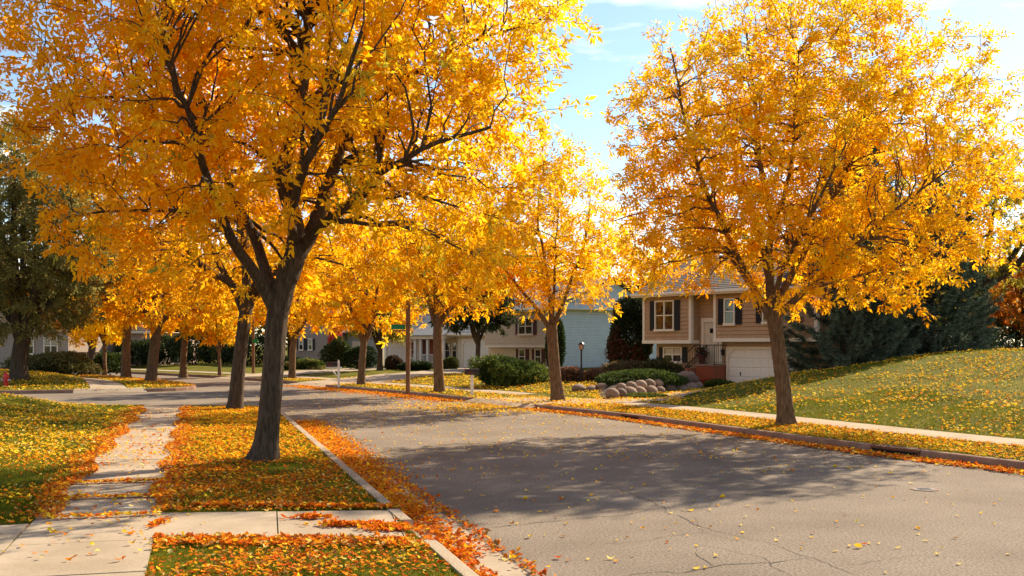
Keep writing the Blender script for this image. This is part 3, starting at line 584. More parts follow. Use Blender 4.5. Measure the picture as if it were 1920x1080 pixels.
# --- leaning ash by the first driveway
b3 = G(1045, 752, .17); b3[2] = h1(b3[0], b3[1]) - .03
T = lambda pts: photo_tree(b3, 0, pts)
limbs3 = [(T([(1033, 620, 0), (1000, 570, -.2), (955, 515, -.6), (925, 450, -1)]), .10, .02), (T([(1035, 610, 0), (1027, 500, .2), (1012, 420, .5), (1015, 330, .8)]), .10, .015),
 (T([(1037, 615, 0), (1065, 540, -.3), (1092, 460, -.6), (1105, 370, -.9)]), .10, .016), (T([(1036, 612, 0), (1040, 500, -1), (1050, 400, -1.8)]), .07, .015), (T([(1036, 612, 0), (1020, 520, 1.2), (990, 440, 2)]), .07, .015), (T([(1000, 570, -.2), (940, 560, -.1), (880, 562, .1)]), .04, .012)]
tree('ash_tree', b3, T([(1047, 757, 0), (1046, 740, 0), (1040, 690, 0), (1034, 610, 0)]), [.235, .21, .205, .2], limbs3, ((-.55, 0, 6.1), (3.3, 3.0, 3.9), 2.9), 130, 620, 8, ASH5, 1.1, autumn(1, .3, .5, .01), 'slim golden ash leaning left beside the first driveway', seed=31, group='autumn street trees', bark='bark_brown')
# --- further street trees on the right side of the road
std_tree('maple_tree', 825, 735, .17, 2.9, (-.1, 0), .23, (.3, 0, 6.0), (3.0, 3.0, 3.4), 3.2, 90, 480, 8, ASH5, 1.35, autumn(1, .2, .42, .06), 'orange maple with straight brown trunk right of the street sign post', 41, 5, group='autumn street trees', bark='bark_brown')
std_tree('maple_tree', 677, 722, .17, 2.4, (.15, 0), .2, (.2, 0, 5.7), (3.7, 3.4, 3.9), 2.3, 90, 480, 8, CL3, 1.4, autumn(1, .2, .46, .03), 'golden maple between the white mailbox and the street sign post', 42, 5, group='autumn street trees', bark='bark_brown')
std_tree('maple_tree', 548, 710, .17, 2.6, (.1, 0), .22, (.4, 0, 5.8), (3.9, 3.6, 3.9), 2.4, 80, 440, 8, CL3, 1.5, autumn(1, .2, .42, .02), 'orange maple right behind the biggest trunk, before the taupe house', 43, 5, group='autumn street trees', bark='bark_brown')
# --- trees across the side street
std_tree('maple_tree', 283, 715, .17, 2.7, (.3, 0), .32, (.6, 0, 6.0), (4.2, 3.9, 4.0), 2.6, 90, 460, 8, CL3, 1.5, autumn(1, .2, .34, .02), 'orange maple with wide forked trunk on the far corner strip', 44, 5, group='autumn street trees', bark='bark_brown')
std_tree('maple_tree', 236, 708, .17, 3.6, (.1, 0), .3, (-.2, 0, 6.4), (3.6, 3.4, 3.8), 3.0, 70, 400, 8, CL3, 1.5, autumn(1, .2, .40, .03), 'tall straight maple left of the forked one on the far corner', 45, 4, group='autumn street trees', bark='bark_brown')
std_tree('maple_tree', 197, 702, .17, 2.1, (-.05, 0), .15, (-.3, 0, 3.9), (2.4, 2.4, 2.1), 1.5, 40, 240, 8, CL3, 1.5, autumn(1, .2, .72, .01), 'small bright yellow maple at the bend of the far sidewalk', 46, 4, group='autumn street trees', bark='bark_brown')
std_tree('maple_tree', 344, 700, .3, 2.5, (.1, 0), .24, (0, 0, 5.2), (3.6, 3.4, 3.2), 2.2, 60, 340, 8, CL3, 1.6, autumn(1, .2, .50, .05), 'yellow orange maple in front of the dark hedge', 47, 4, group='autumn street trees', bark='bark_brown')
std_tree('maple_tree', 412, 700, .3, 1.7, (-.05, 0), .12, (-.2, 0, 3.7), (2.2, 2.2, 2.2), 1.4, 40, 220, 8, CL3, 1.5, autumn(1, .2, .42, .14), 'small leafy amber maple left of the second ash trunk', 48, 4, group='autumn street trees', bark='bark_brown')
# --- dark green trees
std_tree('oak_tree', 35, 702, .7, 2.2, (.2, 0), .45, (.3, 0, 7.4), (5.6, 5.0, 6.0), 1.7, 130, 1300, 11, ASH5, 1.6, plain((.17, .16, .045), (.32, .26, .08), (.45, .22, .06), .06), 'large dark green oak above the fire hydrant', 51, 6, bark='bark')
std_tree('linden_tree', 897, 694, .4, 1.9, (0, 0), .17, (0, 0, 4.3), (2.9, 2.7, 2.2), 2.0, 60, 380, 9, CL3, 1.3, plain((.03, .04, .015), (.07, .08, .025)), 'small dark-leaved tree behind the big juniper', 52, 4, Y=62, bark='bark')
std_tree('linden_tree', 712, 690, .4, 1.7, (0, 0), .2, (0, 0, 4.2), (2.7, 2.6, 2.4), 1.6, 50, 320, 9, CL3, 1.4, plain((.20, .19, .03), (.45, .38, .05)), 'yellow green tree beside the garage of the cream house', 53, 4, Y=70, bark='bark')
std_tree('locust_tree', 1833, 657, 2.0, 3.3, (.1, 0), .45, (-.2, 0, 7.2), (6.4, 5, 5.2), 3.0, 110, 620, 9, CL3, 1.35, plain((.24, .19, .03), (.55, .42, .05)), 'olive yellow tree behind the spruces at the right edge', 54, 6, Y=55, bark='bark')
std_tree('maple_tree', 1925, 655, 2.0, 1.6, (-.1, 0), .2, (0, 0, 3.6), (4.0, 3.5, 2.6), .7, 60, 420, 9, CL3, 1.3, plain((.42, .10, .012), (.55, .20, .02)), 'rusty red maple low at the right edge', 55, 5, Y=60, bark='bark')
std_tree('maple_tree', 168, 697, .4, 2.0, (.2, 0), .3, (-.4, 0, 5.0), (3.2, 3, 3.0), 2.2, 50, 300, 8, CL3, 1.5, plain((.14, .12, .03), (.6, .22, .02)), 'dull russet maple by the pink house', 56, 4, Y=74, bark='bark')
# --- taller trees behind the houses
for i, (px, Y, hgt, rd_, cf, lb) in enumerate([(990, 92, 13, 5.5, autumn(1, .2, .55, .02), 'tall yellow maple rising behind the blue sided house'), (1180, 84, 12, 5.5, autumn(1, .2, .45, .02), 'broad orange maple behind the tan split-level house'),
    (760, 100, 13, 6.5, autumn(1, .2, .6, .1), 'yellow maple behind the cream house'), (610, 104, 13, 6.5, autumn(1, .2, .4, .03), 'orange maple behind the taupe house'),
    (420, 112, 13, 7, autumn(1, .2, .42, .05), 'orange maple behind the dark hedge'), (285, 105, 14, 7, autumn(1, .2, .6, .1), 'yellow maple far behind the forked maple'), (1330, 80, 12, 5, autumn(1, .2, .55, .02), 'golden maple peeking over the tan roof')]):
    std_tree('maple_tree', px, 690, .5, 3.4, (.1, 0), .3, (0, 0, hgt*.56), (rd_, rd_*.9, hgt*.43), hgt*.2, 60, 420, 8, CL3, 1.9, cf, lb, 60 + i, 5, Y=Y, group='trees behind the houses', bark='bark')

# ------------------------------------------------------------------ conifers and shrubs
def spruce(x, y, hgt, rad, label, seed, c1=(.042, .062, .04), c2=(.175, .22, .15), dens=1.0):
    g = np.random.default_rng(seed); z0 = h1(x, y) - .05; root = empty('spruce_tree', (x, y, z0)); tag(root, label, 'tree', 'dark conifers right of the tan house')
    MB().bar((0, 0, -.1), (0, 0, hgt*.96), .05*rad + .05, 9, .02).build('trunk', M['bark'], root)
    P = []; D = []; paths = []; rads = []; z = .25; 
    while z < hgt*.985:
        f = z/hgt; L_ = rad*(1 - f)**.85*(1 - .25*math.exp(-z/.5)) + .08; n = int(9 + 7*(1-f)); a0 = g.uniform(0, 6.28)
        for i in range(n):
            a = a0 + i*2*math.pi/n + g.normal(0, .12); l = L_*g.uniform(.82, 1.12); t = np.linspace(0, 1, 6); zz = z + l*(-.10*t*2 + .34*t**3) + .2*l*f*t
            pth = np.column_stack([np.cos(a)*l*t, np.sin(a)*l*t, zz]); paths.append(pth); rads.append(np.linspace(.022, .005, 6)*(.5 + .5*l/rad))
            m = int((16 + 50*l/2.5)*dens); tt = g.uniform(.25, 1.0, m)**.8; s = tt*5*.999; k = s.astype(int); fr = (s-k)[:, None]; q = pth[k]*(1-fr) + pth[k+1]*fr
            side = g.choice([-1, 1], m)*g.uniform(.35, 1.15, m); dirv = np.column_stack([np.cos(a + side), np.sin(a + side), g.normal(.05, .22, m)]); q = q + np.column_stack([np.zeros(m), np.zeros(m), g.normal(0, .05, m)])
            P.append(q); D.append(dirv*(.26*(1.15 - .55*tt)*(.55 + .45*l/rad))[:, None]*1.5)
        z += (.44 - .20*f)*g.uniform(.85, 1.15)
    V, T = tubes(np.array(paths), np.array(rads), 3); npmesh('branches', V, T, M['bark'], root)
    P = np.vstack(P); D = np.vstack(D); n = len(P); W = norm(np.cross(D, g.normal(size=(n, 3))))*np.linalg.norm(D, axis=1, keepdims=True)
    # each spray: three slim needled fingers
    Vs = []; 
    for ang in (-.55, 0, .55):
        d = D*math.cos(ang) + W*math.sin(ang); w_ = np.cross(norm(d), norm(g.normal(size=(n, 3))))*.026
        Vs.append(np.stack([P - w_*.6, P + w_*.6, P + d + w_*.4, P + d - w_*.4], 1))
        w2 = np.cross(norm(d), w_); Vs.append(np.stack([P - w2*.6, P + w2*.6, P + d + w2*.4, P + d - w2*.4], 1))
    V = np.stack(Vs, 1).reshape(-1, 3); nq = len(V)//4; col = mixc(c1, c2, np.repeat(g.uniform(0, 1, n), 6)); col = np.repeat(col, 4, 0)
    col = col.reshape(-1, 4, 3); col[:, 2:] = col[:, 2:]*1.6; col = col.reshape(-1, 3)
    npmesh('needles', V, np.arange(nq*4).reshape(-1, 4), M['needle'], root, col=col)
spruce(14.9, 44.6, 12.0, 3.5, 'broad blue green spruce nearest the garage', 3); spruce(19.6, 46.6, 9.0, 3.5, 'spruce at the right end of the conifer row', 4); spruce(17.8, 50, 13.5, 3.4, 'tallest spruce rising behind the golden ash crown', 6)
def shrub(name, loc, rd, n, ls, c1, c2, label, seed, lump=.25, flat=0, tip=None, up=.5, cat='shrub', group=None, width=.28, spike=0):
    g = np.random.default_rng(seed); x, y = loc; z = h1(x, y) - .04; root = empty(name, (x, y, z)); tag(root, label, cat, group)
    rd = np.array(rd, float); LB = norm(g.normal(size=(22, 3))); LA = g.uniform(-lump, lump, 22)
    d = norm(g.normal(size=(n*2, 3))); d = d[d[:, 2] > -.75][:n]; n = len(d); r = 1 - np.abs(g.normal(0, .16, n)); bump = 1 + (np.maximum(0, d @ LB.T)**9*LA).sum(1)
    if spike: bump = bump*(1 + spike*np.maximum(0, g.normal(0, 1, n)))
    c = np.array([0, 0, rd[2]*.95]); P = c + d*rd*(r*bump)[:, None]; P[:, 2] = np.maximum(P[:, 2], .03)
    ax = d*.9 + np.array([0, 0, up]) + g.normal(0, .5, (n, 3)); V = leaflets(P, ax, g, ls*g.uniform(.7, 1.3, n), [(0, 0, 1), (.1, .9, .85), (.1, -.9, .85)], width)
    col = mixc(c1, c2, .5 + .35*g.normal(size=n) + .25*d[:, 2]); 
    if tip is not None: m = (bump > 1.05) & (g.random(n) < .7); col[m] = col[m]*.3 + np.array(tip)*.7
    npmesh('foliage', V, quad2tri(n*3), M['shrubleaf'], root, col=np.repeat(np.clip(col, 0, 1), 12, 0))
    ns = 26; e = norm(g.normal(size=(ns, 3))); e[:, 2] = np.abs(e[:, 2]); e = c + e*rd*.85; s0 = np.column_stack([e[:, :2]*.15, np.zeros(ns)]); t = np.linspace(0, 1, 5)[None, :, None]
    V, T = tubes(s0[:, None]*(1-t) + e[:, None]*t + np.array([0, 0, .1])*np.sin(t*3.14), np.tile(np.linspace(.018, .005, 5), (ns, 1)), 4); npmesh('stem', V, T, M['bark'], root)
    return root
DG = (.022, .04, .012); MG = (.06, .095, .02); LG = (.13, .17, .03)
def AT(px, Y): return ((px - 960)/F*Y, Y)
shrub('juniper_shrub', AT(952, 47), (1.38, 1.2, .7), 5200, .17, DG, MG, 'wide dark green juniper beside the red mailbox', 1, .45, tip=(.16, .21, .04), spike=.05, width=.16)
shrub('arborvitae', AT(1041, 60), (.52, .55, 1.75), 3000, .17, (.02, .035, .012), (.05, .08, .02), 'narrow dark arborvitae column against the blue sided house', 2, .12, cat='shrub', width=.16)
shrub('arborvitae', AT(1183, 57), (1.15, 1.1, 2.5), 6000, .19, (.022, .032, .014), (.06, .075, .03), 'tall dark arborvitae between the blue and tan houses', 3, .25, tip=(.18, .05, .03))
shrub('round_shrub', AT(933, 62), (1.0, .9, .52), 2200, .12, (.03, .035, .012), (.08, .085, .025), 'clipped dark shrub before the beige front wall', 4, .12)
shrub('round_shrub', AT(845, 70), (.55, .55, .46), 1500, .12, (.04, .055, .015), (.11, .12, .03), 'clipped green shrub under the cream house windows', 5, .1)
shrub('round_shrub', AT(740, 71), (.62, .6, .48), 1500, .13, (.045, .03, .02), (.12, .07, .045), 'reddish brown shrub before the left garage door', 6, .3)
shrub('barberry_shrub', AT(1076, 47), (.5, .5, .37), 1800, .11, (.12, .06, .035), (.24, .13, .08), 'brown barberry left of the lamp post', 7, .25, spike=.08); shrub('barberry_shrub', AT(1117, 46.5), (.58, .5, .34), 1900, .11, (.13, .07, .04), (.25, .14, .085), 'brown barberry right of the lamp post', 8, .25, spike=.08)
shrub('groundcover_mound', AT(1200, 42.6), (1.9, 1.5, .36), 4200, .11, (.035, .06, .015), (.09, .13, .03), 'low green spreading mound above the boulders', 9, .3, up=.9)
shrub('loose_shrub', AT(1178, 50), (1.3, .9, .52), 2400, .14, (.10, .06, .04), (.16, .12, .05), 'brownish shrub left of the tan house steps', 10, .4, spike=.1)
shrub('loose_shrub', AT(1240, 49), (1.15, .8, .56), 2600, .14, (.05, .05, .02), (.12, .10, .035), 'olive shrub under the tan house lower window', 11, .4, spike=.1)
shrub('round_shrub', AT(1159, 58), (.6, .5, .36), 1100, .13, DG, MG, 'small green shrub at the corner of the blue wall', 12, .2)
shrub('low_plant', AT(1348, 44.6), (.6, .35, .2), 900, .12, DG, LG, 'green leafy plant at the foot of the brick stoop', 13, .4); shrub('low_plant', AT(1330, 47.2), (.5, .3, .13), 500, .1, (.3, .03, .02), (.5, .06, .03), 'red flowering bedding beside the steps', 14, .3)
shrub('burning_bush', AT(636, 76), (1.0, .9, 1.15), 2600, .16, (.035, .05, .015), (.09, .12, .03), 'tall green bush beside the taupe house', 15, .4, spike=.06)
shrub('burning_bush', AT(630, 77.5), (.6, .6, 1.75), 1200, .17, (.5, .06, .05), (.65, .12, .07), 'slim red bush rising behind the green one by the taupe house', 16, .4)
for i, (px, Y, rx, rz, c) in enumerate([(575, 72, 1.4, .42, MG), (540, 74, 1.0, .5, DG), (780, 70, 1.0, .3, DG), (672, 74, 1.1, .9, DG)]):
    shrub('garden_shrub', AT(px, Y), (rx, .8, rz), 1800, .15, (c[0]*.7, c[1]*.7, c[2]*.7), (c[0]*1.6, c[1]*1.5, c[2]*1.4), ['leafy garden bed under the taupe house windows', 'dark shrub left of the taupe house', 'low dark shrub beside the white porch', 'dark shrub right of the grey wing'][i], 20 + i, .4, tip=(.35, .32, .1) if i == 0 else None)
for i, px in enumerate([262, 312, 362, 420, 470]):
    shrub('hedge_shrub', AT(px, 88 + 2*(i % 2)), (2.3, 1.3, 1.15 + .2*(i % 3)), 2600, .2, (.018, .03, .012), (.05, .07, .02), ['leftmost dark hedge shrub behind the forked maple', 'dark hedge shrub behind the wide forked trunk', 'dark hedge shrub right of the forked maple', 'dark hedge shrub left of the second ash', 'rightmost dark hedge shrub near the brown post'][i], 30 + i, .3, group='dark hedge across the road')
for i, (px, Y, rx, rz, c1, c2, lb) in enumerate([(85, 66, 2.2, .7, (.05, .06, .02), (.16, .15, .05), 'tangled olive shrubs behind the big oak'), (125, 68, 1.6, .8, (.08, .08, .03), (.2, .17, .06), 'straw coloured shrub right of the oak trunk'), (1880, 62, 3, 1.2, DG, MG, 'dark shrubs under the rusty maple'), (1790, 66, 2.4, 1.2, DG, MG, 'dark shrubs behind the spruce tips'), (200, 72, 1.0, .8, DG, MG, 'small dark evergreen beside the far sidewalk')]):
    shrub('wild_shrub', AT(px, Y), (rx, 1.2, rz), 2400, .17, c1, c2, lb, 40 + i, .4, spike=.08)
# a far wood that closes the view between the houses
g = np.random.default_rng(77); VV = []; CC = []; TV = []; TT = []; nb = 0
for i in range(64):
    px = -500 + i*48 + g.uniform(-20, 20); Y = g.uniform(125, 165); x = (px - 960)/F*Y; hgt = g.uniform(9, 13) if 840 < px < 1250 else g.uniform(11, 17); rx = g.uniform(4, 6)
    n = 1500; d = norm(g.normal(size=(n, 3))); lb = norm(g.normal(size=(10, 3))); r = g.uniform(.3, 1, n)**.6*(1 + (np.maximum(0, d @ lb.T)**6*g.uniform(-.2, .3, 10)).sum(1))
    P = np.array([x, Y, hgt*.55 + .5]) + d*np.array([rx, rx, hgt*.46])*r[:, None]; P[:, 2] = np.maximum(P[:, 2], .4)
    VV.append(leaflets(P, d + g.normal(0, .6, (n, 3)), g, np.full(n, 1.0), [(0, 0, .55), (.1, 1.1, .5)], .3))
    base = [(.10, .11, .03), (.55, .32, .03), (.62, .24, .02), (.05, .07, .025), (.30, .24, .04)][g.integers(0, 5)]; c = np.array(base)*g.uniform(.7, 1.3, (n, 1)); CC.append(np.repeat(c, 8, 0))
    v, t = tubes(np.array([[(x, Y, 0), (x + g.normal(0, .2), Y, hgt*.35), (x, Y, hgt*.8)]]), np.array([[.3, .25, .05]]), 6); TV.append(v); TT.append(t + nb); nb += len(v)
wood = tag(empty('far_wood'), 'far belt of mixed autumn trees behind the houses', 'woods', kind='stuff'); V = np.vstack(VV)
tag(npmesh('crown', V, quad2tri(len(V)//4), M['leaf'], wood, col=np.clip(np.vstack(CC), 0, 1)), kind='stuff'); tag(npmesh('trunk', np.vstack(TV), np.vstack(TT), M['bark'], wood), kind='stuff')

# ------------------------------------------------------------------ houses
class House:
    """local x runs along the front to image right, local y into the house, z up"""
    def __init__(s, name, px, Y, phi, label):
        s.o = ((px - 960)/F*Y, Y); s.c = math.cos(R(phi)); s.s = math.sin(R(phi)); s.root = empty(name, (s.o[0], s.o[1], 0), -R(phi)); tag(s.root, label, 'house')
    def u(s, px, y=0):
        k = (px - 960)/F; return (k*(s.o[1] + y*s.c) - s.o[0] - y*s.s)/(s.c + k*s.s)
    def z(s, px, py, y=0):
        return CH - (py - HZ)/F*(s.o[1] - s.u(px, y)*s.s + y*s.c)
    def siding(s, name, u0, u1, y, z0, z1, mat, step=.19, parent=None, face='front', yb=None):
        """lap siding boards: each course slopes out to a lip"""
        m = MB(); n = max(1, round((z1 - z0)/step)); st = (z1 - z0)/n
        for i in range(n):
            a = z0 + i*st; b = a + st
            if face == 'front': m.add([(u0, y-.045, a), (u1, y-.045, a), (u1, y-.02, b-.04), (u0, y-.02, b-.04), (u0, y-.001, a), (u1, y-.001, a), (u1, y-.001, b-.04), (u0, y-.001, b-.04), (u0, y-.001, b), (u1, y-.001, b)], [(0, 1, 2, 3), (4, 5, 1, 0), (3, 2, 6, 7), (7, 6, 9, 8)])
            elif face == 'right': m.add([(y+.045, u0, a), (y+.045, u1, a), (y+.02, u1, b-.04), (y+.02, u0, b-.04), (y+.001, u0, a), (y+.001, u1, a), (y+.001, u1, b-.04), (y+.001, u0, b-.04), (y+.001, u0, b), (y+.001, u1, b)], [(0, 1, 2, 3), (4, 5, 1, 0), (3, 2, 6, 7), (7, 6, 9, 8)])
            else: m.add([(y-.024, u1, a), (y-.024, u0, a), (y-.002, u0, b), (y-.002, u1, b), (y, u1, a), (y, u0, a)], [(0, 1, 2, 3), (4, 5, 1, 0)])
        return m.build(name, mat, parent or s.root)
    def core(s, u0, u1, y0, y1, z0, z1, mat, name='wall_core'): return MB().box(u0, u1, y0, y1, z0, z1).build(name, mat, s.root)
    def box(s, name, u0, u1, y0, y1, z0, z1, mat, parent=None, bevel=0): return MB().box(u0, u1, y0, y1, z0, z1).build(name, mat, parent or s.root, bevel)
    def window(s, u0, u1, z0, z1, y, cols=1, rail=True, shutters=None, sw=.32, trim='trim', curtain=False):
        y = y - .03; fr = .07; w = MB(); w.box(u0-fr, u0, y-.10, y-.026, z0-fr, z1+fr).box(u1, u1+fr, y-.10, y-.026, z0-fr, z1+fr).box(u0, u1, y-.10, y-.026, z1, z1+fr)
        W = w.build('window', M[trim], s.root); MB().box(u0-fr-.03, u1+fr+.03, y-.13, y-.028, z0-fr-.05, z0-.002).build('sill', M[trim], W)
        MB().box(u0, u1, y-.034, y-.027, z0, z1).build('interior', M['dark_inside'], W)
        cw = (u1 - u0)/cols
        if curtain:
            for k in range(cols): MB().box(u0 + k*cw + .03, u0 + (k+1)*cw - .03, y-.05, y-.04, z0 + (z1-z0)*.45, z1 - .02).build('curtain', M['curtain'], W)
        for k in range(cols):
            a = u0 + k*cw; b = a + cw; zm = (z0 + z1)/2
            if k: MB().box(a - .035, a + .035, y-.098, y-.035, z0, z1).build('mullion', M[trim], W)
            e = .035 if k else 0; e2 = .035 if k < cols-1 else 0
            if rail:
                MB().box(a + e, b - e2, y-.088, y-.036, zm-.025, zm+.025).build('rail', M[trim], W)
                for q0, q1 in ((z0, zm-.025), (zm+.025, z1)): MB().box(a+e, b-e2, y-.066, y-.058, q0, q1).build('pane', M['glass'], W)
            else: MB().box(a+e, b-e2, y-.066, y-.058, z0, z1).build('pane', M['glass'], W)
        if shutters:
            for q in (u0 - fr - sw - .01, u1 + fr + .01):
                S = MB().box(q, q+sw, y-.062, y-.027, z0-fr, z1+fr).build('shutter', M[shutters], s.root); n = int((z1-z0)/.09); sl = MB()
                for k in range(n): zz = z0 + .02 + k*(z1-z0-.04)/n; sl.add([(q+.05, y-.064, zz+.055), (q+sw-.05, y-.064, zz+.055), (q+sw-.05, y-.078, zz), (q+.05, y-.078, zz)], [(3, 2, 1, 0), (0, 1, 2, 3)])
                sl.build('louvre', M[shutters], S)
        return W
    def garage(s, u0, u1, z0, z1, y, rows=4, cols=8, arch=.35, trim='trim'):
        y = y - .03; D = MB().box(u0, u1, y-.04, y-.027, z0, z1).build('garage_door', M['garage_paint'], s.root); pw = (u1-u0)/cols; ph = (z1-z0)/rows
        me = None
        for r in range(rows):
            for c in range(cols):
                if me is None:
                    o = MB().add([(.012, 0, .012), (pw-.012, 0, .012), (pw-.012, 0, ph-.012), (.012, 0, ph-.012), (.05, -.024, .05), (pw-.05, -.024, .05), (pw-.05, -.024, ph-.05), (.05, -.024, ph-.05)], [(0, 1, 5, 4), (1, 2, 6, 5), (2, 3, 7, 6), (3, 0, 4, 7), (4, 5, 6, 7)]).build('panel', M['garage_paint'], D); me = o.data
                else: o = link('panel', me, None, D)
                o.location = (u0 + c*pw, y-.043, z0 + r*ph)
        f = .13; t = MB().box(u0-f, u0, y-.12, y-.026, z0, z1+f).box(u1, u1+f, y-.12, y-.026, z0, z1+f).box(u0, u1, y-.12, y-.026, z1, z1+f)
        if arch:
            a = arch
            for q, sg in ((u0, 1), (u1, -1)):
                tri = [(q, y-.115, z1), (q+sg*a, y-.115, z1), (q, y-.115, z1-a)]; bk = [(p[0], y-.045, p[2]) for p in tri]
                t.add(tri + bk, [(0, 1, 2), (5, 4, 3), (0, 3, 4, 1), (1, 4, 5, 2), (2, 5, 3, 0)])
        t.build('frame', M[trim], D); MB().box(u0 + (u1-u0)*.18, u0 + (u1-u0)*.18 + .05, y-.09, y-.045, z0+.5, z0+.68).build('handle', M['iron'], D)
    def roof(s, u0, u1, yf, yb, ze, pitch, mat, oh=.45, hip=0, fascia='trim'):
        ym = (yf+yb)/2; zr = ze + (ym - yf + oh)*math.tan(R(pitch)); m = MB(); n = 22; th = .02
        root_ = None
        for sd in (0, 1):
            for i in range(n):
                a = i/n; b = (i+1)/n
                def pt(t, uu, lift):
                    y = (yf-oh) + (ym-yf+oh)*t if sd == 0 else (yb+oh) - (yb+oh-ym)*t
                    uc = (u0+u1)/2; k = hip*t; return (uu + (uc-uu)*k if hip else uu, y, ze + (zr-ze)*t + lift)
                L0, L1 = u0-oh, u1+oh
                q = [pt(a, L0, .035), pt(a, L1, .035), pt(b, L1, .012), pt(b, L0, .012), pt(a, L0, .006), pt(a, L1, .006)]
                fs = [(0, 1, 2, 3), (4, 5, 1, 0)]
                m.add(q, fs if sd == 0 else [f[::-1] for f in fs])
        rf = m.build('roof', mat, s.root); sof = MB()
        if hip:
            ends = MB()
            for L0, sg in ((u0-oh, 1), (u1+oh, -1)):
                uc = (u0+u1)/2; ends.add([(L0, yf-oh, ze), (L0, yb+oh, ze), (L0 + (uc-L0)*hip, ym, zr)], [(0, 2, 1) if sg > 0 else (0, 1, 2)])
            ends.build('hip_slope', mat, rf)
        sof.box(u0-oh+.005, u1+oh-.005, yf-oh+.005, yb+oh-.005, ze-.05, ze-.004); sof.build('soffit', M[fascia], rf)
        MB().box(u0-oh, u1+oh, yf-oh-.03, yf-oh, ze-.16, ze+.02).build('fascia', M[fascia], rf); MB().box(u0-oh, u1+oh, yf-oh-.13, yf-oh-.032, ze-.09, ze+.015).build('gutter', M[fascia], rf, .02)
        return rf, zr
    def gable(s, u, sg, yf, yb, ze, pitch, mat, oh=.45):
        ym = (yf+yb)/2; zr = ze + (ym-yf+oh)*math.tan(R(pitch)); zz = ze - .05
        MB().add([(u, yf, zz), (u, yb, zz), (u, ym, zr - .12 - oh*math.tan(R(pitch))*.2)], [(0, 1, 2) if sg > 0 else (2, 1, 0)]).build('gable', mat, s.root)

# --- tan split-level house with garage
A_ = House('split_level_house', 1340, 48, 50, 'tan split-level house with black shutters and white garage door'); S = M['siding_tan']; rc = .62
zg = .24; zb = A_.z(1250, 644); zt = A_.z(1207, 553); uL0 = A_.u(1207); uL1 = A_.u(1296); uR1 = A_.u(1532); Dp = 8.5
z2 = zb + .08
A_.core(uL0 + .35, uR1 - .1, rc, rc + Dp, zg - .3, zt - .02, S)
A_.siding('wall', uL0 + .35, uR1 - .1, rc, zg, zt - .02, S)
for n_, a, b, zz in (('bay', uL0, uL1, zb), ('bay', 0.0, uR1, z2)):
    B = MB().box(a + .01, b - .01, .0, rc - .03, zz + .01, zt - .02).build(n_, S, A_.root); A_.siding('siding', a, b, 0, zz + .15, zt - .03, S, parent=B); A_.siding('siding', .0, rc - .03, b - .01, zz + .15, zt - .03, S, parent=B, face='right')
    MB().box(a - .05, b + .055, -.075, rc - .03, zz - .005, zz + .16).build('base_trim', M['trim'], B); MB().box(a - .03, a + .11, -.065, -.0, zz + .162, zt - .03).build('corner_board', M['trim'], B); MB().box(b - .11, b + .05, -.065, .12, zz + .162, zt - .03).build('corner_board', M['trim'], B)
A_.window(A_.u(1232), A_.u(1264), A_.z(1247, 617), A_.z(1247, 566), 0, 2, shutters='shutter_black', sw=.34)
A_.window(A_.u(1362), A_.u(1378), A_.z(1370, 606), A_.z(1370, 562), 0, 1, shutters='shutter_black', sw=.36)
A_.window(A_.u(1434), A_.u(1452), A_.z(1440, 603), A_.z(1440, 555), 0, 1, shutters='shutter_black', sw=.36)
A_.window(A_.u(1248, rc), A_.u(1279, rc), A_.z(1264, 677, rc), A_.z(1264, 653, rc), rc, 2, shutters='shutter_black', sw=.3, curtain=True)
A_.garage(A_.u(1369, rc), A_.u(1492, rc), zg, A_.z(1375, 655, rc), rc, 4, 8)
# entry
zl = A_.z(1330, 682, rc); ud0 = A_.u(1322, rc); ud1 = ud0 + .95; zd = zl + 2.05
Dr = MB().box(ud0, ud1, rc-.055, rc-.027, zl+.02, zd).build('door', M['door_cream'], A_.root)
for q0, q1 in ((.10, .42), (.53, .85)):
    for a, b in ((.15, .75), (.85, 1.25)): MB().box(ud0+q0, ud0+q1, rc-.072, rc-.057, zl+a, zl+b).build('panel', M['door_cream'], Dr, .01)
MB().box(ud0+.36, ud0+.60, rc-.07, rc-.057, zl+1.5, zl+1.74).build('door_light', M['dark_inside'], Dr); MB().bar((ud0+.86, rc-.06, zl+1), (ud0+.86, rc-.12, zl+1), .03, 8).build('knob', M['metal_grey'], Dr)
MB().box(ud0-.16, ud0, rc-.11, rc-.026, zl+.02, zd+.2).box(ud1, ud1+.16, rc-.11, rc-.026, zl+.02, zd+.2).box(ud0, ud1, rc-.11, rc-.026, zd, zd+.2).build('door_frame', M['trim'], A_.root)
uS0 = A_.u(1308, -.2); uS1 = A_.u(1354, .2); St = MB().box(uS0, uS1, -.45, rc - .03, zl - .10, zl).build('landing', M['kerb_concrete'], A_.root, .01)
MB().box(uS0+.05, uS1-.05, -.38, rc - .03, zg - .2, zl - .103).build('stoop_wall', M['brick'], St); lt = MB(); hw = zl - .12 - zg
for i in range(-14, 30):
    for dgl in (1, -1):
        a0 = uS0 + .05 + i*.13; p = []
        for zz in (0, hw):
            p.append((a0 + dgl*zz*1.0, zz))
        (xa, za), (xb, zb_) = p; lo, hi = uS0+.06, uS1-.06
        if xa > xb: xa, za, xb, zb_ = xb, zb_, xa, za
        if xb <= lo or xa >= hi: continue
        sl = (zb_-za)/(xb-xa)
        if xa < lo: za += sl*(lo-xa); xa = lo
        if xb > hi: zb_ -= sl*(xb-hi); xb = hi
        yy = -.405 - (.012 if dgl > 0 else 0); lt.bar((xa, yy, zg+za), (xb, yy, zg+zb_), .014, 4)
lt.build('lattice', M['lattice_red'], St)
nst = 5; stp = (zl - zg)/nst
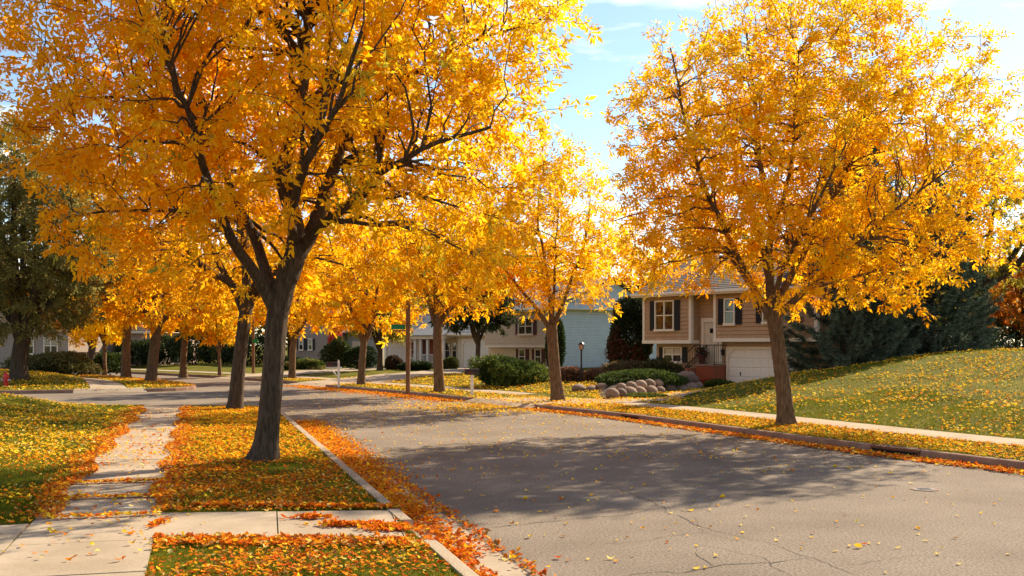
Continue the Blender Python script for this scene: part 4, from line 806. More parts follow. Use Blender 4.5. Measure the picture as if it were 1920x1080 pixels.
for i in range(nst - 1): MB().box(uS0 - .30*(nst-1-i), uS0 - .30*(nst-2-i) - .004, -.85, .28, zg - .1, zg + stp*(i+1)).build('step', M['brick'], A_.root, .01)
rl = MB(); 
def rail_run(m, p, q, hgt, n):
    p = np.array(p, float); q = np.array(q, float)
    m.bar(p + [0, 0, hgt], q + [0, 0, hgt], .022); m.bar(p + [0, 0, .1], q + [0, 0, .1], .012)
    for t in np.linspace(0, 1, n): a = p*(1-t) + q*t; m.bar(a + [0, 0, 0 if t in (0., 1.) else .1], a + [0, 0, hgt], .018 if t in (0., 1.) else .009, 5)
RL = MB(); rail_run(RL, (uS0, -.40, zl), (uS1, -.40, zl), .92, 14); rail_run(RL, (uS1, -.40, zl), (uS1, rc-.1, zl), .92, 7); RL.build('railing', M['iron'], A_.root)
for yy, nm in ((-.40, 'stair_railing'), (.50, 'stair_railing')):
    m = MB(); rail_run(m, (uS0, yy, zl), (uS0 - 1.25, yy, zg + .05), .92, 9); m.build(nm, M['iron'], A_.root)
rfA, zrA = A_.roof(uL0, uR1, 0, rc + Dp, zt, 24, M['shingle']); A_.siding('side_wall', rc, rc + Dp, uR1 - .1, zg, zt, S, face='right'); A_.gable(uR1 - .12, 1, rc, rc + Dp, zt, 24, S)
ul = A_.u(1358, rc); MB().lathe((ul, rc-.14, A_.z(1358, 661, rc)), [(.05, -.14), (.075, .08), (.10, .10), (.02, .18)], 8).box(ul-.03, ul+.03, rc-.15, rc-.026, A_.z(1358, 661, rc), A_.z(1358, 661, rc)+.05).build('wall_lantern', M['iron'], A_.root)
# potted plant on the landing
up_ = uS0 + .02; wx = A_.o[0] + up_*A_.c + (.1)*A_.s; wy = A_.o[1] - up_*A_.s + (.1)*A_.c
pot = empty('flower_pot', (wx, wy, zl)); tag(pot, 'dark red flower pot at the top of the steps', 'flower pot'); MB().lathe((0, 0, 0), [(.13, .0), (.21, .36), (.23, .36), (.23, .42), (.19, .42), (.18, .38)], 16).build('pot', M['pot_red'], pot)
gq = np.random.default_rng(5); P = gq.normal(0, .12, (160, 3)) + [0, 0, .55]; V = leaflets(P, gq.normal(size=(160, 3)) + [0, 0, .6], gq, np.full(160, 1.), [(0, 0, .16)], .3); tag(npmesh('plant', V, quad2tri(160), M['shrubleaf'], pot, col=np.repeat(mixc((.03, .04, .015), (.12, .02, .02), gq.random(160)), 4, 0)), kind='stuff')
# --- house with blue sided end wall
B_ = House('split_level_house', 1037, 64, 55, 'two-tone house, blue grey end wall and beige overhanging front'); zg = .62; zt = B_.z(1037, 578); uB0 = B_.u(905)
B_.core(uB0, -.02, .5, 9.6, zg - .6, zt, M['siding_beige']); B_.siding('front_wall', uB0, -.02, .5, zg, zt, M['siding_beige'], .17)
B_.siding('end_wall', .02, 9.6, -.02, zg, zt, M['siding_blue'], .17, face='right'); B_.box('foundation', -.2, .0, .03, 9.58, -.3, zg - .005, M['kerb_concrete'])
zq = B_.z(985, 651); bb = MB().box(uB0 + .3, -.03, .0, .47, zq, zt).build('bay', M['siding_beige'], B_.root); B_.siding('siding', uB0 + .3, -.03, 0, zq + .1, zt, M['siding_beige'], .17, parent=bb); MB().box(uB0+.28, .0, -.05, .47, zq - .01, zq + .1).build('base_trim', M['trim'], bb)
MB().box(-.06, .05, -.06, .08, zg, zt).build('corner_board', M['trim'], B_.root); MB().box(-.07, .06, 9.5, 9.64, zg, zt).build('corner_board', M['trim'], B_.root)
for px in (982, 1012): B_.window(B_.u(px-6, .5), B_.u(px+4, .5), zg + .35, zg + 1.25, .5, 1, shutters='shutter_red', sw=.35)
B_.window(B_.u(975), B_.u(1000), zq + .9, zq + 1.9, 0, 2, shutters='shutter_red', sw=.35)
B_.roof(uB0, .0, 0, 9.6, zt, 22, M['shingle_grey'], .45, 0); B_.gable(-.02, 1, 0, 9.6, zt, 22, M['siding_blue'])
def on_end(px, py):
    k = (px-960)/F; y = (k*B_.o[1] - B_.o[0])/(B_.s - k*B_.c); return y, CH - (py-HZ)/F*(B_.o[1] + y*B_.c)
ye, ze_ = on_end(1137, 658); MB().box(.01, .14, ye-.14, ye+.14, ze_-.3, ze_+.15).build('meter_box', M['metal_grey'], B_.root, .02); MB().bar((.06, ye, ze_-.3), (.06, ye, zg), .025, 6).build('conduit', M['metal_grey'], B_.root)
ye, ze_ = on_end(1130, 684); MB().box(.01, .10, ye-.1, ye+.1, ze_-.1, ze_+.1).build('hose_tap', M['metal_grey'], B_.root, .02)
# --- cream house with porch and two garages
C_ = House('porch_house', 830, 78, 30, 'cream house with white porch and two garage doors'); zg = .42; K = M['siding_cream']; ul0 = C_.u(718); ur0 = C_.u(942); zt = C_.z(830, 628)
C_.core(ul0, ur0, .8, 9, zg - .6, zt, K); C_.siding('front_wall', ul0, ur0, .8, zg, zt, K, .18)
C_.garage(C_.u(727, .8), C_.u(766, .8), zg, zg + 2.1, .8, 4, 4, .3); C_.garage(C_.u(870, .0), C_.u(924, .0), zg, zg + 2.15, .0, 4, 4, .35)
gw = MB().box(C_.u(858), C_.u(938), .03, .78, zg - .5, zt + .1).build('garage_wing', K, C_.root); C_.siding('siding', C_.u(858), C_.u(938), .03, zg, zt + .1, K, .18, parent=gw)
for a, b in ((836, 844), (850, 857)): C_.window(C_.u(a, .8), C_.u(b, .8), zg + .75, zg + 1.95, .8)
MB().box(C_.u(772, -.6), C_.u(833, -.6), -.7, .77, zg - .1, zg + .3).build('porch_floor', M['kerb_concrete'], C_.root)
pr = MB().box(C_.u(770, -.6), C_.u(835, -.6), -.85, .78, zt - .32, zt - .02).build('porch_beam', M['trim'], C_.root)
for px in (779, 789, 802, 832): q = C_.u(px, -.6); MB().box(q-.09, q+.09, -.69, -.51, zg+.3, zt-.325).build('porch_column', M['white_paint'], C_.root, .01)
for a, b in ((772, 779), (789, 802), (803, 831)):
    m = MB(); u0, u1 = C_.u(a, -.6)+.1, C_.u(b, -.6)-.1; m.box(u0, u1, -.63, -.57, zg+1.0, zg+1.06).box(u0, u1, -.63, -.57, zg+.38, zg+.43)
    for q in np.arange(u0+.05, u1, .13): m.box(q-.02, q+.02, -.615, -.585, zg+.43, zg+1.0)
    m.build('porch_railing', M['white_paint'], C_.root)
for a, b, nm, mt_ in ((773, 777, 'window', 'dark_inside'), (790, 800, 'door', 'mail_red'), (806, 826, 'window', 'brick')):
    if nm == 'window' and mt_ == 'dark_inside': C_.window(C_.u(a, .8), C_.u(b, .8), zg+.8, zg+2.0, .8, trim='white_paint')
    elif nm == 'door':
        d_ = MB().box(C_.u(a, .8), C_.u(b, .8), .73, .77, zg+.3, zg+2.35).build('door', M['shutter_red'], C_.root); MB().box(C_.u(a, .8)-.12, C_.u(a, .8)-.003, .70, .775, zg+.3, zg+2.45).box(C_.u(b, .8)+.003, C_.u(b, .8)+.12, .70, .775, zg+.3, zg+2.45).build('frame', M['white_paint'], d_)
        MB().lathe((0, 0, 0), [(.16, -.02), (.2, 0), (.16, .02)], 12).build('wreath', M['pot_red'], d_).matrix_local = __import__('mathutils').Matrix.Translation((C_.u(795, .8), .70, zg+1.75)) @ __import__('mathutils').Matrix.Rotation(R(90), 4, 'X')
    else: MB().box(C_.u(a, .8), C_.u(b, .8), .74, .772, zg+.3, zt-.35).build('brick_panel', M['brick'], C_.root)
C_.roof(ul0, ur0, .0, 9, zt + .05, 26, M['shingle_grey'], .5, .0); C_.gable(ur0, 1, .8, 9, zt, 26, K)
pm = MB(); q0, q1 = C_.u(768, -.6), C_.u(837, -.6); pm.add([(q0, -1.0, zt-.02), (q1, -1.0, zt-.02), (q1, .9, zt+.75), (q0, .9, zt+.75), (q0, -1.0, zt-.06), (q1, -1.0, zt-.06)], [(0, 1, 2, 3), (4, 5, 1, 0)]); pm.build('porch_roof', M['shingle_grey'], C_.root)
# --- taupe two-storey house
D_ = House('two_storey_house', 640, 86, 28, 'taupe house with black shutters and a grey side wing'); zg = .45; K = M['siding_taupe']; u0 = D_.u(552); u1 = D_.u(622); zt = zg + 5.6; zq = D_.z(580, 673)
D_.core(u0 + .1, u1 - .1, .6, 9, zg - .5, zt, K); D_.siding('front_wall', u0 + .1, u1 - .1, .6, zg, zt, K, .18); bb = MB().box(u0, u1, 0, .57, zq, zt).build('bay', K, D_.root); D_.siding('siding', u0, u1, 0, zq, zt, K, .18, parent=bb)
for px in (566, 583): D_.window(D_.u(px-3), D_.u(px+3), D_.z(px, 655), D_.z(px, 636), 0, 1, shutters='shutter_black', sw=.22)
D_.siding('side_wall', .0, 9, u1 - .1, zg, zt, K, .18, face='right'); D_.roof(u0, u1, 0, 9, zt, 25, M['shingle_brown'])
wu = D_.u(690); D_.core(u1, wu, 2.2, 9, zg - .5, zg + 2.9, M['siding_grey'], 'wing'); D_.siding('wing_wall', u1, wu, 2.2, zg, zg + 2.9, M['siding_grey'], .18); MB().box(u1 + .6, u1 + 1.6, 2.1, 2.17, zg, zg + 2.1).build('door', M['door_cream'], D_.root)
MB().add([(u1 - .3, 1.6, zg + 2.85), (wu + .4, 1.6, zg + 2.85), (wu + .4, 5.5, zg + 4.3), (u1 - .3, 5.5, zg + 4.3), (u1 - .3, 1.6, zg + 2.7), (wu + .4, 1.6, zg + 2.7)], [(0, 1, 2, 3), (4, 5, 1, 0)]).build('wing_roof', M['shingle_brown'], D_.root)
MB().box(wu - .1, wu + .03, 2.1, 2.24, zg, zg + 2.7).build('downspout', M['trim'], D_.root)
# --- houses half hidden at the left
E_ = House('bungalow', 178, 92, 10, 'pale pink house half hidden behind the far street trees'); zg = .5; u0 = E_.u(150); u1 = E_.u(290); E_.core(u0, u1, 0, 8, 0, 3.4, M['siding_pink']); E_.siding('front_wall', u0, u1, 0, zg, 3.4, M['siding_pink'], .2); E_.window(u0 + 1.3, u0 + 2.6, 1.3, 2.6, 0, 2); E_.window(u0 + 4.4, u0 + 5.6, 1.3, 2.6, 0, 2); MB().box(u0 + 3.1, u0 + 4.0, -.06, -.027, .5, 2.6).build('door', M['shutter_red'], E_.root); E_.roof(u0, u1, 0, 8, 3.4, 24, M['shingle_brown'])
E2 = House('bungalow', 70, 84, 5, 'dark brown house half hidden behind the big oak'); u0 = E2.u(-40); u1 = E2.u(128); E2.core(u0, u1, 0, 8, 0, 3.5, M['siding_taupe']); E2.siding('front_wall', u0, u1, 0, .6, 3.5, M['siding_taupe'], .2); E2.window(u0 + 3.6, u0 + 4.9, 1.5, 2.8, 0, 2); E2.window(u0 + 5.9, u0 + 7.0, 1.5, 2.8, 0, 2); E2.roof(u0, u1, 0, 8, 3.5, 24, M['shingle_brown'])
# wooden fence at the far left
fe = empty('wooden_fence', (*AT(148, 78), h1(*AT(148, 78)))); tag(fe, 'dark red board fence beyond the oak', 'fence')
for i in range(20):
    o = MB().box(-.07, .07, -.012, .012, 0, 1.5) if i == 0 else None
    if o: fb = o.build('board', M['timber'], fe); bm_ = fb.data
    else: fb = link('board', bm_, None, fe)
    fb.location = (-1.5 + i*.155, 0, 0)
for zz in (.35, 1.2): MB().box(-1.6, 1.6, .014, .06, zz-.04, zz+.04).build('rail', M['timber'], fe)

# ------------------------------------------------------------------ boulder wall
bw = empty('boulder_wall', (*AT(1230, 43), 0)); tag(bw, 'low dry wall of rounded brown boulders before the tan house', 'stone wall'); bx, by = AT(1230, 43)
g = np.random.default_rng(12)
def stone_mesh(i):
    bm = bmesh.new(); bmesh.ops.create_icosphere(bm, subdivisions=2, radius=1); q = np.random.default_rng(200+i); ax = norm(q.normal(size=(7, 3))); am = q.uniform(-.18, .12, 7)
    for v in bm.verts:
        d = np.array(v.co); d /= np.linalg.norm(d); k = 1 + (np.maximum(0, ax @ d)**3*am).sum(); v.co = Vector(d*k)
    me = bpy.data.meshes.new('stone'); bm.to_mesh(me); bm.free(); me.materials.append(M['stone']); me.polygons.foreach_set('use_smooth', [True]*len(me.polygons)); return me
SM = [stone_mesh(i) for i in range(6)]
rows = [[(1148, 739, 13), (1163, 738, 12), (1180, 737, 14), (1199, 736, 13), (1219, 734, 13), (1236, 733, 11), (1254, 730, 15), (1275, 731, 14), (1295, 728, 13), (1308, 724, 10)], [(1165, 727, 10), (1183, 725, 11), (1201, 722, 11), (1217, 720, 11), (1234, 719, 10), (1249, 717, 10), (1262, 719, 9), (1275, 716, 10), (1290, 714, 11), (1302, 712, 10)], [(1262, 708, 8), (1283, 704, 10), (1296, 703, 8), (1272, 707, 8)], [(1040, 0, 0)][:0]]
for ri, row in enumerate(rows):
    for i, (px, py, rp_) in enumerate(row):
        Y = 37.0 + ri*.4 + 6.9*(px - 1148)/152; p = A(px, py, Y); r_ = 1.08*rp_/F*Y; o = link('boulder', SM[(i + ri*3) % 6], None, bw)
        o.location = (p[0]-bx, p[1]-by, p[2]); o.scale = (r_*1.08, r_*1.0, r_*.86); o.rotation_euler = (g.uniform(-.2, .2), g.uniform(-.2, .2), g.uniform(0, 6))
for px, py, rp_ in ((1085, 728, 13), (1110, 730, 12), (1132, 733, 12), (1148, 729, 10), (1128, 724, 9)):
    Y = 41.5; p = A(px, py, Y); r_ = rp_/F*Y; o = link('boulder', SM[px % 6], None, bw); o.location = (p[0]-bx, p[1]-by, p[2]); o.scale = (r_*1.3, r_, r_*.7); o.rotation_euler = (0, 0, px)
# planted bed held by the boulders
bed = np.array([(3.4, 37.3), (4.6, 38.6), (6.2, 41.2), (8.1, 44.1), (8.9, 46.5), (7.6, 48.8), (5.2, 48.2), (4.0, 45.5), (3.6, 42), (3.3, 39)])
def bz(P): return H(P) + .3*ss(.0, .9, dline(P, np.vstack([bed, bed[:1]]))) + .01
tag(cdt_sheet('planting_bed', bed, grid_in(bed, .4), bz, M['soil']), kind='structure', label='raised soil bed behind the boulders')
# grass island before the boulders
shrub('grass_tuft', AT(1213, 37.9), (1.0, .55, .09), 2200, .09, (.06, .09, .02), (.16, .17, .04), 'small grassy island between driveway and boulders', 61, .3, up=1.2, cat='grass island')

# ------------------------------------------------------------------ street furniture
# lamp post
x, y = AT(1090, 46.3); z = h1(x, y); z = max(z, .3); hgt = (CH + (647-655)/-F*46.3) - z
r = empty('lamp_post', (x, y, z - .05)); tag(r, 'short black garden lamp post with pale lantern', 'lamp post')
MB().lathe((0, 0, 0), [(.09, 0), (.09, .08), (.045, .12), (.04, hgt-.42), (.06, hgt-.40), (.06, hgt-.36)], 10).build('post', M['iron'], r)
MB().lathe((0, 0, hgt-.36), [(.08, 0), (.13, .22), (.12, .23)], 6).build('lantern_glass', M['lamp_glass'], r); MB().lathe((0, 0, hgt-.13), [(.16, 0), (.15, .03), (.05, .12), (.015, .14), (.012, .19)], 6).build('lantern_cap', M['iron'], r)
for i in range(6): a = i*math.pi/3; MB().bar((.083*math.cos(a), .083*math.sin(a), hgt-.36), (.135*math.cos(a), .135*math.sin(a), hgt-.13), .008, 4).build('lantern_bar', M['iron'], r)
# street sign post
x, y = AT(765, 43.6); z = h1(x, y); top = A(765, 588, 43.6)[2] - z + .6
r = empty('street_sign', (x, y, z - .05), 0); tag(r, 'brown timber post carrying a blank green street name sign', 'street sign')
MB().box(-.09, .09, -.09, .09, 0, top).build('post', M['timber'], r, .012); zs = A(750, 611, 43.6)[2] - z
MB().box(-.74, -.12, -.012, .012, zs - .1, zs + .11).build('sign_plate', M['sign_green'], r, .008); MB().box(-.62, .09, -.03, .03, zs - .19, zs - .13).build('arm', M['timber'], r, .006)
for q in (-.62, -.25): MB().box(q - .012, q + .012, -.014, .014, zs - .131, zs - .08).build('bracket', M['metal_grey'], r)
# plain post
x, y = AT(475, 70); z = h1(x, y); r = empty('wooden_post', (x, y, z - .05)); tag(r, 'thin brown timber post far right of the second ash trunk', 'post'); MB().lathe((0, 0, 0), [(.11, 0), (.10, 2.6), (.09, 4.2)], 10).build('pole', M['timber'], r); MB().box(-.02, .35, -.12, -.10, 2.2, 2.5).build('sign_plate', M['sign_green'], r)
# mailboxes
def mailbox(px, py, yy, white_top, label, ang):
    b = G(px, py, .17); b[2] = h1(b[0], b[1]); r = empty('mailbox', tuple(b - [0, 0, .05]), ang); tag(r, label, 'mailbox')
    if white_top:
        MB().box(-.055, .055, -.055, .055, 0, 1.32).add([(-.055,-.055,1.32),(.055,-.055,1.32),(.055,.055,1.32),(-.055,.055,1.32),(0,0,1.4)], [(0,1,4),(1,2,4),(2,3,4),(3,0,4)]).build('post', M['white_paint'], r, .0)
        MB().box(-.62, .16, -.045, .045, .95, 1.03).build('arm', M['white_paint'], r, .006); MB().bar((-.05, 0, .55), (-.42, 0, .96), .035, 4).build('brace', M['white_paint'], r); bx_ = (-.6, -.08); zb_ = 1.032
    else:
        MB().box(-.06, .06, -.06, .06, 0, .92).build('post', M['white_paint'], r, .008); bx_ = (-.28, .28); zb_ = .922
    n = 12; hh = .13; w_ = .11; prof = [(-w_, 0), (w_, 0)] + [(w_*math.cos(t), hh + w_*math.sin(t)) for t in np.linspace(0, math.pi, n)]; k = len(prof)
    MB().add([(bx_[0], p[0], zb_ + p[1]) for p in prof] + [(bx_[1], p[0], zb_ + p[1]) for p in prof], [tuple(range(k))[::-1], tuple(range(k, 2*k))] + [(i, (i+1) % k, k+(i+1) % k, k+i) for i in range(k)]).build('box', M['mail_black'], r)
    MB().add([(bx_[0]-.012, p[0]*1.05, zb_ + p[1]*1.03 - .003) for p in prof] + [(bx_[0]-.002, p[0]*1.05, zb_ + p[1]*1.03 - .003) for p in prof], [tuple(range(k))[::-1], tuple(range(k, 2*k))] + [(i, (i+1) % k, k+(i+1) % k, k+i) for i in range(k)]).build('door', M['mail_red'], r)
    MB().box(bx_[0]+.06, bx_[0]+.3, -w_-.02, -w_-.005, zb_+.05, zb_+.12).build('flag', M['mail_red'], r)
mailbox(885, 742, 0, False, 'dark red mailbox on a white post beside the big juniper', R(10)); mailbox(635, 723, 0, True, 'dark mailbox on a taller white post with pointed top', R(10))
# fire hydrant
x, y = AT(11, 47.5); z = h1(x, y); r = empty('fire_hydrant', (x, y, z - .02)); tag(r, 'red fire hydrant with silver side caps on the left lawn', 'fire hydrant')
MB().lathe((0, 0, 0), [(.17, 0), (.17, .05), (.12, .06), (.115, .44), (.15, .45), (.15, .49), (.125, .5)], 18).build('barrel', M['hydrant_red'], r, smooth=False); MB().lathe((0, 0, .5), [(.13, 0), (.12, .08), (.08, .15), (.035, .18), (.035, .24)], 18).build('bonnet', M['hydrant_red'], r)
for sx in (-1, 1): MB().bar((sx*.1, 0, .34), (sx*.2, 0, .34), .05, 10).bar((sx*.2, 0, .34), (sx*.24, 0, .34), .03, 5).build('side_cap', M['hydrant_silver'], r)
MB().bar((0, -.1, .32), (0, -.19, .32), .07, 10).build('front_cap', M['hydrant_red'], r)

# ------------------------------------------------------------------ grass and fallen leaves
def keep_free(P):
    k = np.ones(len(P), bool)
    for q in PAVED: k &= ~inpoly(P, q)
    return k
def scatter(poly, dens, lo, hi):
    poly = np.asarray(poly, float); a = np.maximum(poly.min(0), lo); b = np.minimum(poly.max(0), hi); n = int((b-a).prod()*dens); P = rng.uniform(a, b, (n, 2)); return P[inpoly(P, poly)]
def seen(P, m=.03):      # inside the wedge that the photo shows (plus a margin)
    return (np.abs(P[:, 0]) < (960/F + m)*P[:, 1] + .6)
def grass(P, hgt, wid, c1, c2, label):
    P = P[seen(P, .12)]; n = len(P); z = H(P); a = rng.uniform(0, 6.28, n); h = hgt*rng.uniform(.5, 1.25, n); ln = rng.normal(0, .45, (n, 2))*h[:, None]; w_ = np.column_stack([np.cos(a), np.sin(a)])*wid*.5
    B = np.column_stack([P, z - .005]); W = np.column_stack([w_, np.zeros(n)]); V = np.stack([B - W, B + W, B + np.column_stack([ln, h])], 1).reshape(-1, 3)
    pn = np.sin(P[:, 0]*1.3 + 1.1*np.sin(P[:, 1]*.7)) + np.sin(P[:, 1]*1.1 + P[:, 0]*.4); col = mixc(c1, c2, .5 + .14*pn + rng.normal(0, .25, n)); col = np.repeat(col, 3, 0)
    tag(npmesh('grass', V, np.arange(n*3).reshape(-1, 3), M['grassblade'], None, col=col), label, 'grass', kind='stuff')
g1, g2 = (.07, .095, .008), (.21, .22, .02)
P = scatter(LAWN_L, 2600, (-9, 7.5), (2, 14)); P = P[keep_free(P)]; Q = scatter(LAWN_L, 700, (-14, 14), (-2, 24)); Q = Q[keep_free(Q)]; Q2 = scatter(LAWN_L, 350, (-19, 24), (-5, 34)); Q2 = Q2[keep_free(Q2)]
grass(P, .055, .007, g1, g2, 'short grass in the near left lawn and tree strip'); grass(np.vstack([Q, Q2]), .06, .013, g1, g2, 'grass further along the left lawn')
P = scatter(LAWN_R, 420, (1, 13), (13, 32)); P = P[keep_free(P)]; Q = scatter(LAWN_R, 200, (3, 14), (22, 46)); Q = Q[keep_free(Q)]; Q3 = scatter(LAWN_R, 60, (-12, 34), (6, 62)); Q3 = Q3[keep_free(Q3)]
grass(np.vstack([P, Q]), .06, .016, g1, (.22, .225, .02), 'grass on the right lawn and kerb strip'); grass(Q3, .07, .03, g1, g2, 'grass around the far houses')
P = scatter(LAWN_F, 80, (-32, 44), (-14, 66)); P = P[keep_free(P)]; grass(P, .07, .03, (.09, .115, .008), (.24, .25, .022), 'grass on the corner lawn across the side street')
LC = {'y': (.92, .60, .045), 'a': (.90, .42, .025), 'o': (.82, .25, .02), 'r': (.62, .12, .016), 'b': (.38, .17, .045), 'p': (.90, .66, .20)}
def pick(n, wts):
    ks = list(wts); p = np.array([wts[k] for k in ks], float); i = rng.choice(len(ks), n, p=p/p.sum()); return np.array([LC[k] for k in ks])[i]*rng.uniform(.75, 1.2, (n, 1))
def leaf_geo(P, z, size, tilt, pile=0.):
    """one curled fallen leaf = 6 vertices, 4 triangles"""
    n = len(P); a = rng.uniform(0, 6.28, n); s = size*rng.uniform(.65, 1.3, n); wv = rng.uniform(.22, .42, n); d = np.column_stack([np.cos(a), np.sin(a), rng.normal(0, tilt, n)]); d = norm(d)
    sd = norm(np.column_stack([-np.sin(a), np.cos(a), rng.normal(0, tilt, n)])); up = np.cross(d, sd); cu = rng.normal(.10, .16, n)[:, None]; ce = rng.normal(.12, .2, n)[:, None]; l = s[:, None]; ww = (s*wv)[:, None]
    B = np.column_stack([P, z + .006 + np.abs(rng.normal(0, 1, n))*pile])
    V = np.stack([B - d*l*.5 + up*l*cu, B - d*l*.12 + sd*ww + up*ww*ce*2, B + d*l*.22 + sd*ww*.7 + up*ww*ce*2, B + d*l*.5 + up*l*cu, B + d*l*.22 - sd*ww*.7 + up*ww*ce*2, B - d*l*.12 - sd*ww + up*ww*ce*2, B + up*l*.01], 1)
    mn = V[:, :, 2].min(1); V[:, :, 2] += np.maximum(0, (z + .005) - mn)[:, None]
    i = np.arange(n)[:, None]*7; T = np.concatenate([i + t for t in ([6, 1, 0], [6, 2, 1], [6, 3, 2], [6, 4, 3], [6, 5, 4], [6, 0, 5])], 0)
    return V.reshape(-1, 3), T
def litter(P, size, wts, label, lift=0, tilt=.3, pile=.006, zf=None, margin=.05):
    P = P[seen(P, margin)]; z = (H(P) if zf is None else zf(P)) + lift; V, T = leaf_geo(P, z, size, tilt, pile)
    tag(npmesh('fallen_leaves', V, T, M['litter'], None, col=np.repeat(np.clip(pick(len(P), wts), 0, .95), 7, 0)), label, 'fallen leaves', kind='stuff')
def cl(P, f, s=1.0):     # thin out by clumpy noise
    v = np.sin(P[:, 0]*1.9*s + 1.3*np.sin(P[:, 1]*1.1*s)) * np.sin(P[:, 1]*1.6*s + .9*np.sin(P[:, 0]*1.4*s + 2)); return P[rng.random(len(P)) < np.clip(f + .5*v, .03, 1)]
def along(line, side, s0, s1, n, t0, sig):
    s = rng.uniform(s0, s1, n); q, N = at_s(line, s, side); return q + N*(t0 + sig*rng.normal(0, 1, n))[:, None]
ORG = {'o': 4, 'r': 4, 'a': 2.2, 'b': 2.4, 'y': .9, 'p': .7}; GLD = {'y': 5, 'a': 3, 'p': 1.5, 'o': 1, 'b': .5}
# left tree strip
strip = np.vstack([offset(EDGE_L, -.2)[EDGE_L[:, 1] < 33], [SWR0 + d_l*30, SWR0]])
P = scatter(strip, 600, (-12, 7), (2, 17.5)); P = cl(P[keep_free(P)], .48); litter(P, .054, ORG, 'orange red leaves thick around the biggest trunk', .02, .35, .012)
P = scatter(strip, 320, (-14, 17.5), (-3, 33)); P = cl(P[keep_free(P)], .75); litter(P, .068, {'y': 3, 'a': 4, 'o': 3, 'r': 1, 'b': .5}, 'golden leaves on the far end of the left strip', .02, .35, .012)
# left lawn
P = scatter(LAWN_L, 220, (-13, 8), (-5, 18)); P = P[keep_free(P) & ((P - SWR0) @ n_l > SW_W)]; litter(cl(P, .5, .7), .06, {'y': 3, 'a': 3, 'o': 2.5, 'r': 1, 'b': 1, 'p': .6}, 'mixed leaves on the near left lawn', .025, .35, .01)
P = scatter(LAWN_L, 180, (-19, 18), (-8, 33)); P = P[keep_free(P) & ((P - SWR0) @ n_l > SW_W)]; P = cl(P, .55, .7); P = P[(P[:, 1] < 28) | (rng.random(len(P)) < .45)]; litter(P, .07, GLD, 'yellow leaves on the left lawn towards the side street', .025, .35, .01)
# windrows along the sidewalk and over its joints
n = 6000; s = rng.uniform(5.6, 29, n); off = SW_W + np.abs(rng.normal(0, .22, n)) - .16 - .1*np.sin(s*1.7); P1 = SWR0 + d_l*s[:, None] + n_l*off[:, None]
n = 4200; s = rng.uniform(7.6, 29, n); off = .14 - np.abs(rng.normal(0, .2, n)) + .08*np.sin(s*2.1); P2 = SWR0 + d_l*s[:, None] + n_l*off[:, None]; P2 = P2[~inpoly(P2, PAVED[2])]; P1 = P1[P1[:, 1] > y_pad - .15]
litter(np.vstack([P1, P2]), .06, ORG, 'orange leaves drifted along both edges of the left sidewalk', .034, .4, .02)
Pj = []
for js, n in ((joints[5], 160), (joints[6], 260), (joints[7], 300)):
    Pj.append(SWR0 + d_l*(js + rng.normal(0, .05, n))[:, None] + n_l*rng.uniform(0, SW_W, n)[:, None])
P = np.vstack(Pj + [SWR0 + d_l*rng.uniform(5, 28, 350)[:, None] + n_l*rng.uniform(0, SW_W, 350)[:, None], SWR0 + d_l*rng.uniform(13, 20, 260)[:, None] + n_l*rng.uniform(0, SW_W, 260)[:, None]]); litter(P, .07, {'o': 3, 'y': 2, 'a': 3, 'r': 2, 'p': 1}, 'leaves in the joints and on the slabs of the left sidewalk', .036, .25, .008)
# gutter on the left
zr = lambda P: np.full(len(P), .008)
s12 = s_of(EDGE_L, (-1.6, 13)); s27 = s_of(EDGE_L, (-6.4, 28.5)); s7 = s_of(EDGE_L, (.3, 7))
s16 = s_of(EDGE_L, (-2.5, 16)); P = np.vstack([along(EDGE_L, -1, s12, s16, 1700, -.24, .17), along(EDGE_L, -1, s16, s27, 6500, -.38, .28)]); P = P[inpoly(P, ROAD)]; litter(P, .06, {'o': 5, 'r': 3, 'a': 3.5, 'b': 1, 'y': 1.2}, 'thick orange drift of leaves in the left gutter', 0, .45, .03, zr)
P = np.vstack([along(EDGE_L, -1, sW0 - .3, s12 + .6, 850, -.24, .15), along(EDGE_L, -1, s7, sW0, 750, -.12, .09), along(EDGE_L, -1, s7, s12 + 3, 420, -.68, .05)]); P = P[inpoly(P, ROAD)]; litter(P, .07, {'r': 5, 'o': 4, 'a': 1.5, 'b': 1.5}, 'red brown leaves piled in the near gutter', 0, .5, .03, zr)
def patch(px, py, sx, sy, n):
    c = G(px, py, .17)[:2]; return c + rng.normal(0, 1, (n, 2))*[sx, sy]
P = np.vstack([patch(583, 972, .1, .05, 110), patch(660, 985, .22, .06, 240), patch(735, 990, .15, .1, 320), patch(300, 985, .04, .15, 60)]); litter(P, .07, {'r': 4, 'o': 4, 'a': 2}, 'small heaps of red leaves on the carriage walk', .022, .45, .02)
P = scatter(strip, 900, (-4, 10), (-.8, 10.6)); P = P[keep_free(P)]; P = P[rng.random(len(P)) < .8]; litter(P, .07, ORG, 'leaves edging the carriage walk', .025, .4, .012)
e = np.column_stack([rng.uniform(-4, -1.4, 800), 12.35 + np.abs(rng.normal(0, .14, 800))]); litter(e, .07, ORG, 'leaves heaped along the far edge of the carriage walk', .03, .4, .015)
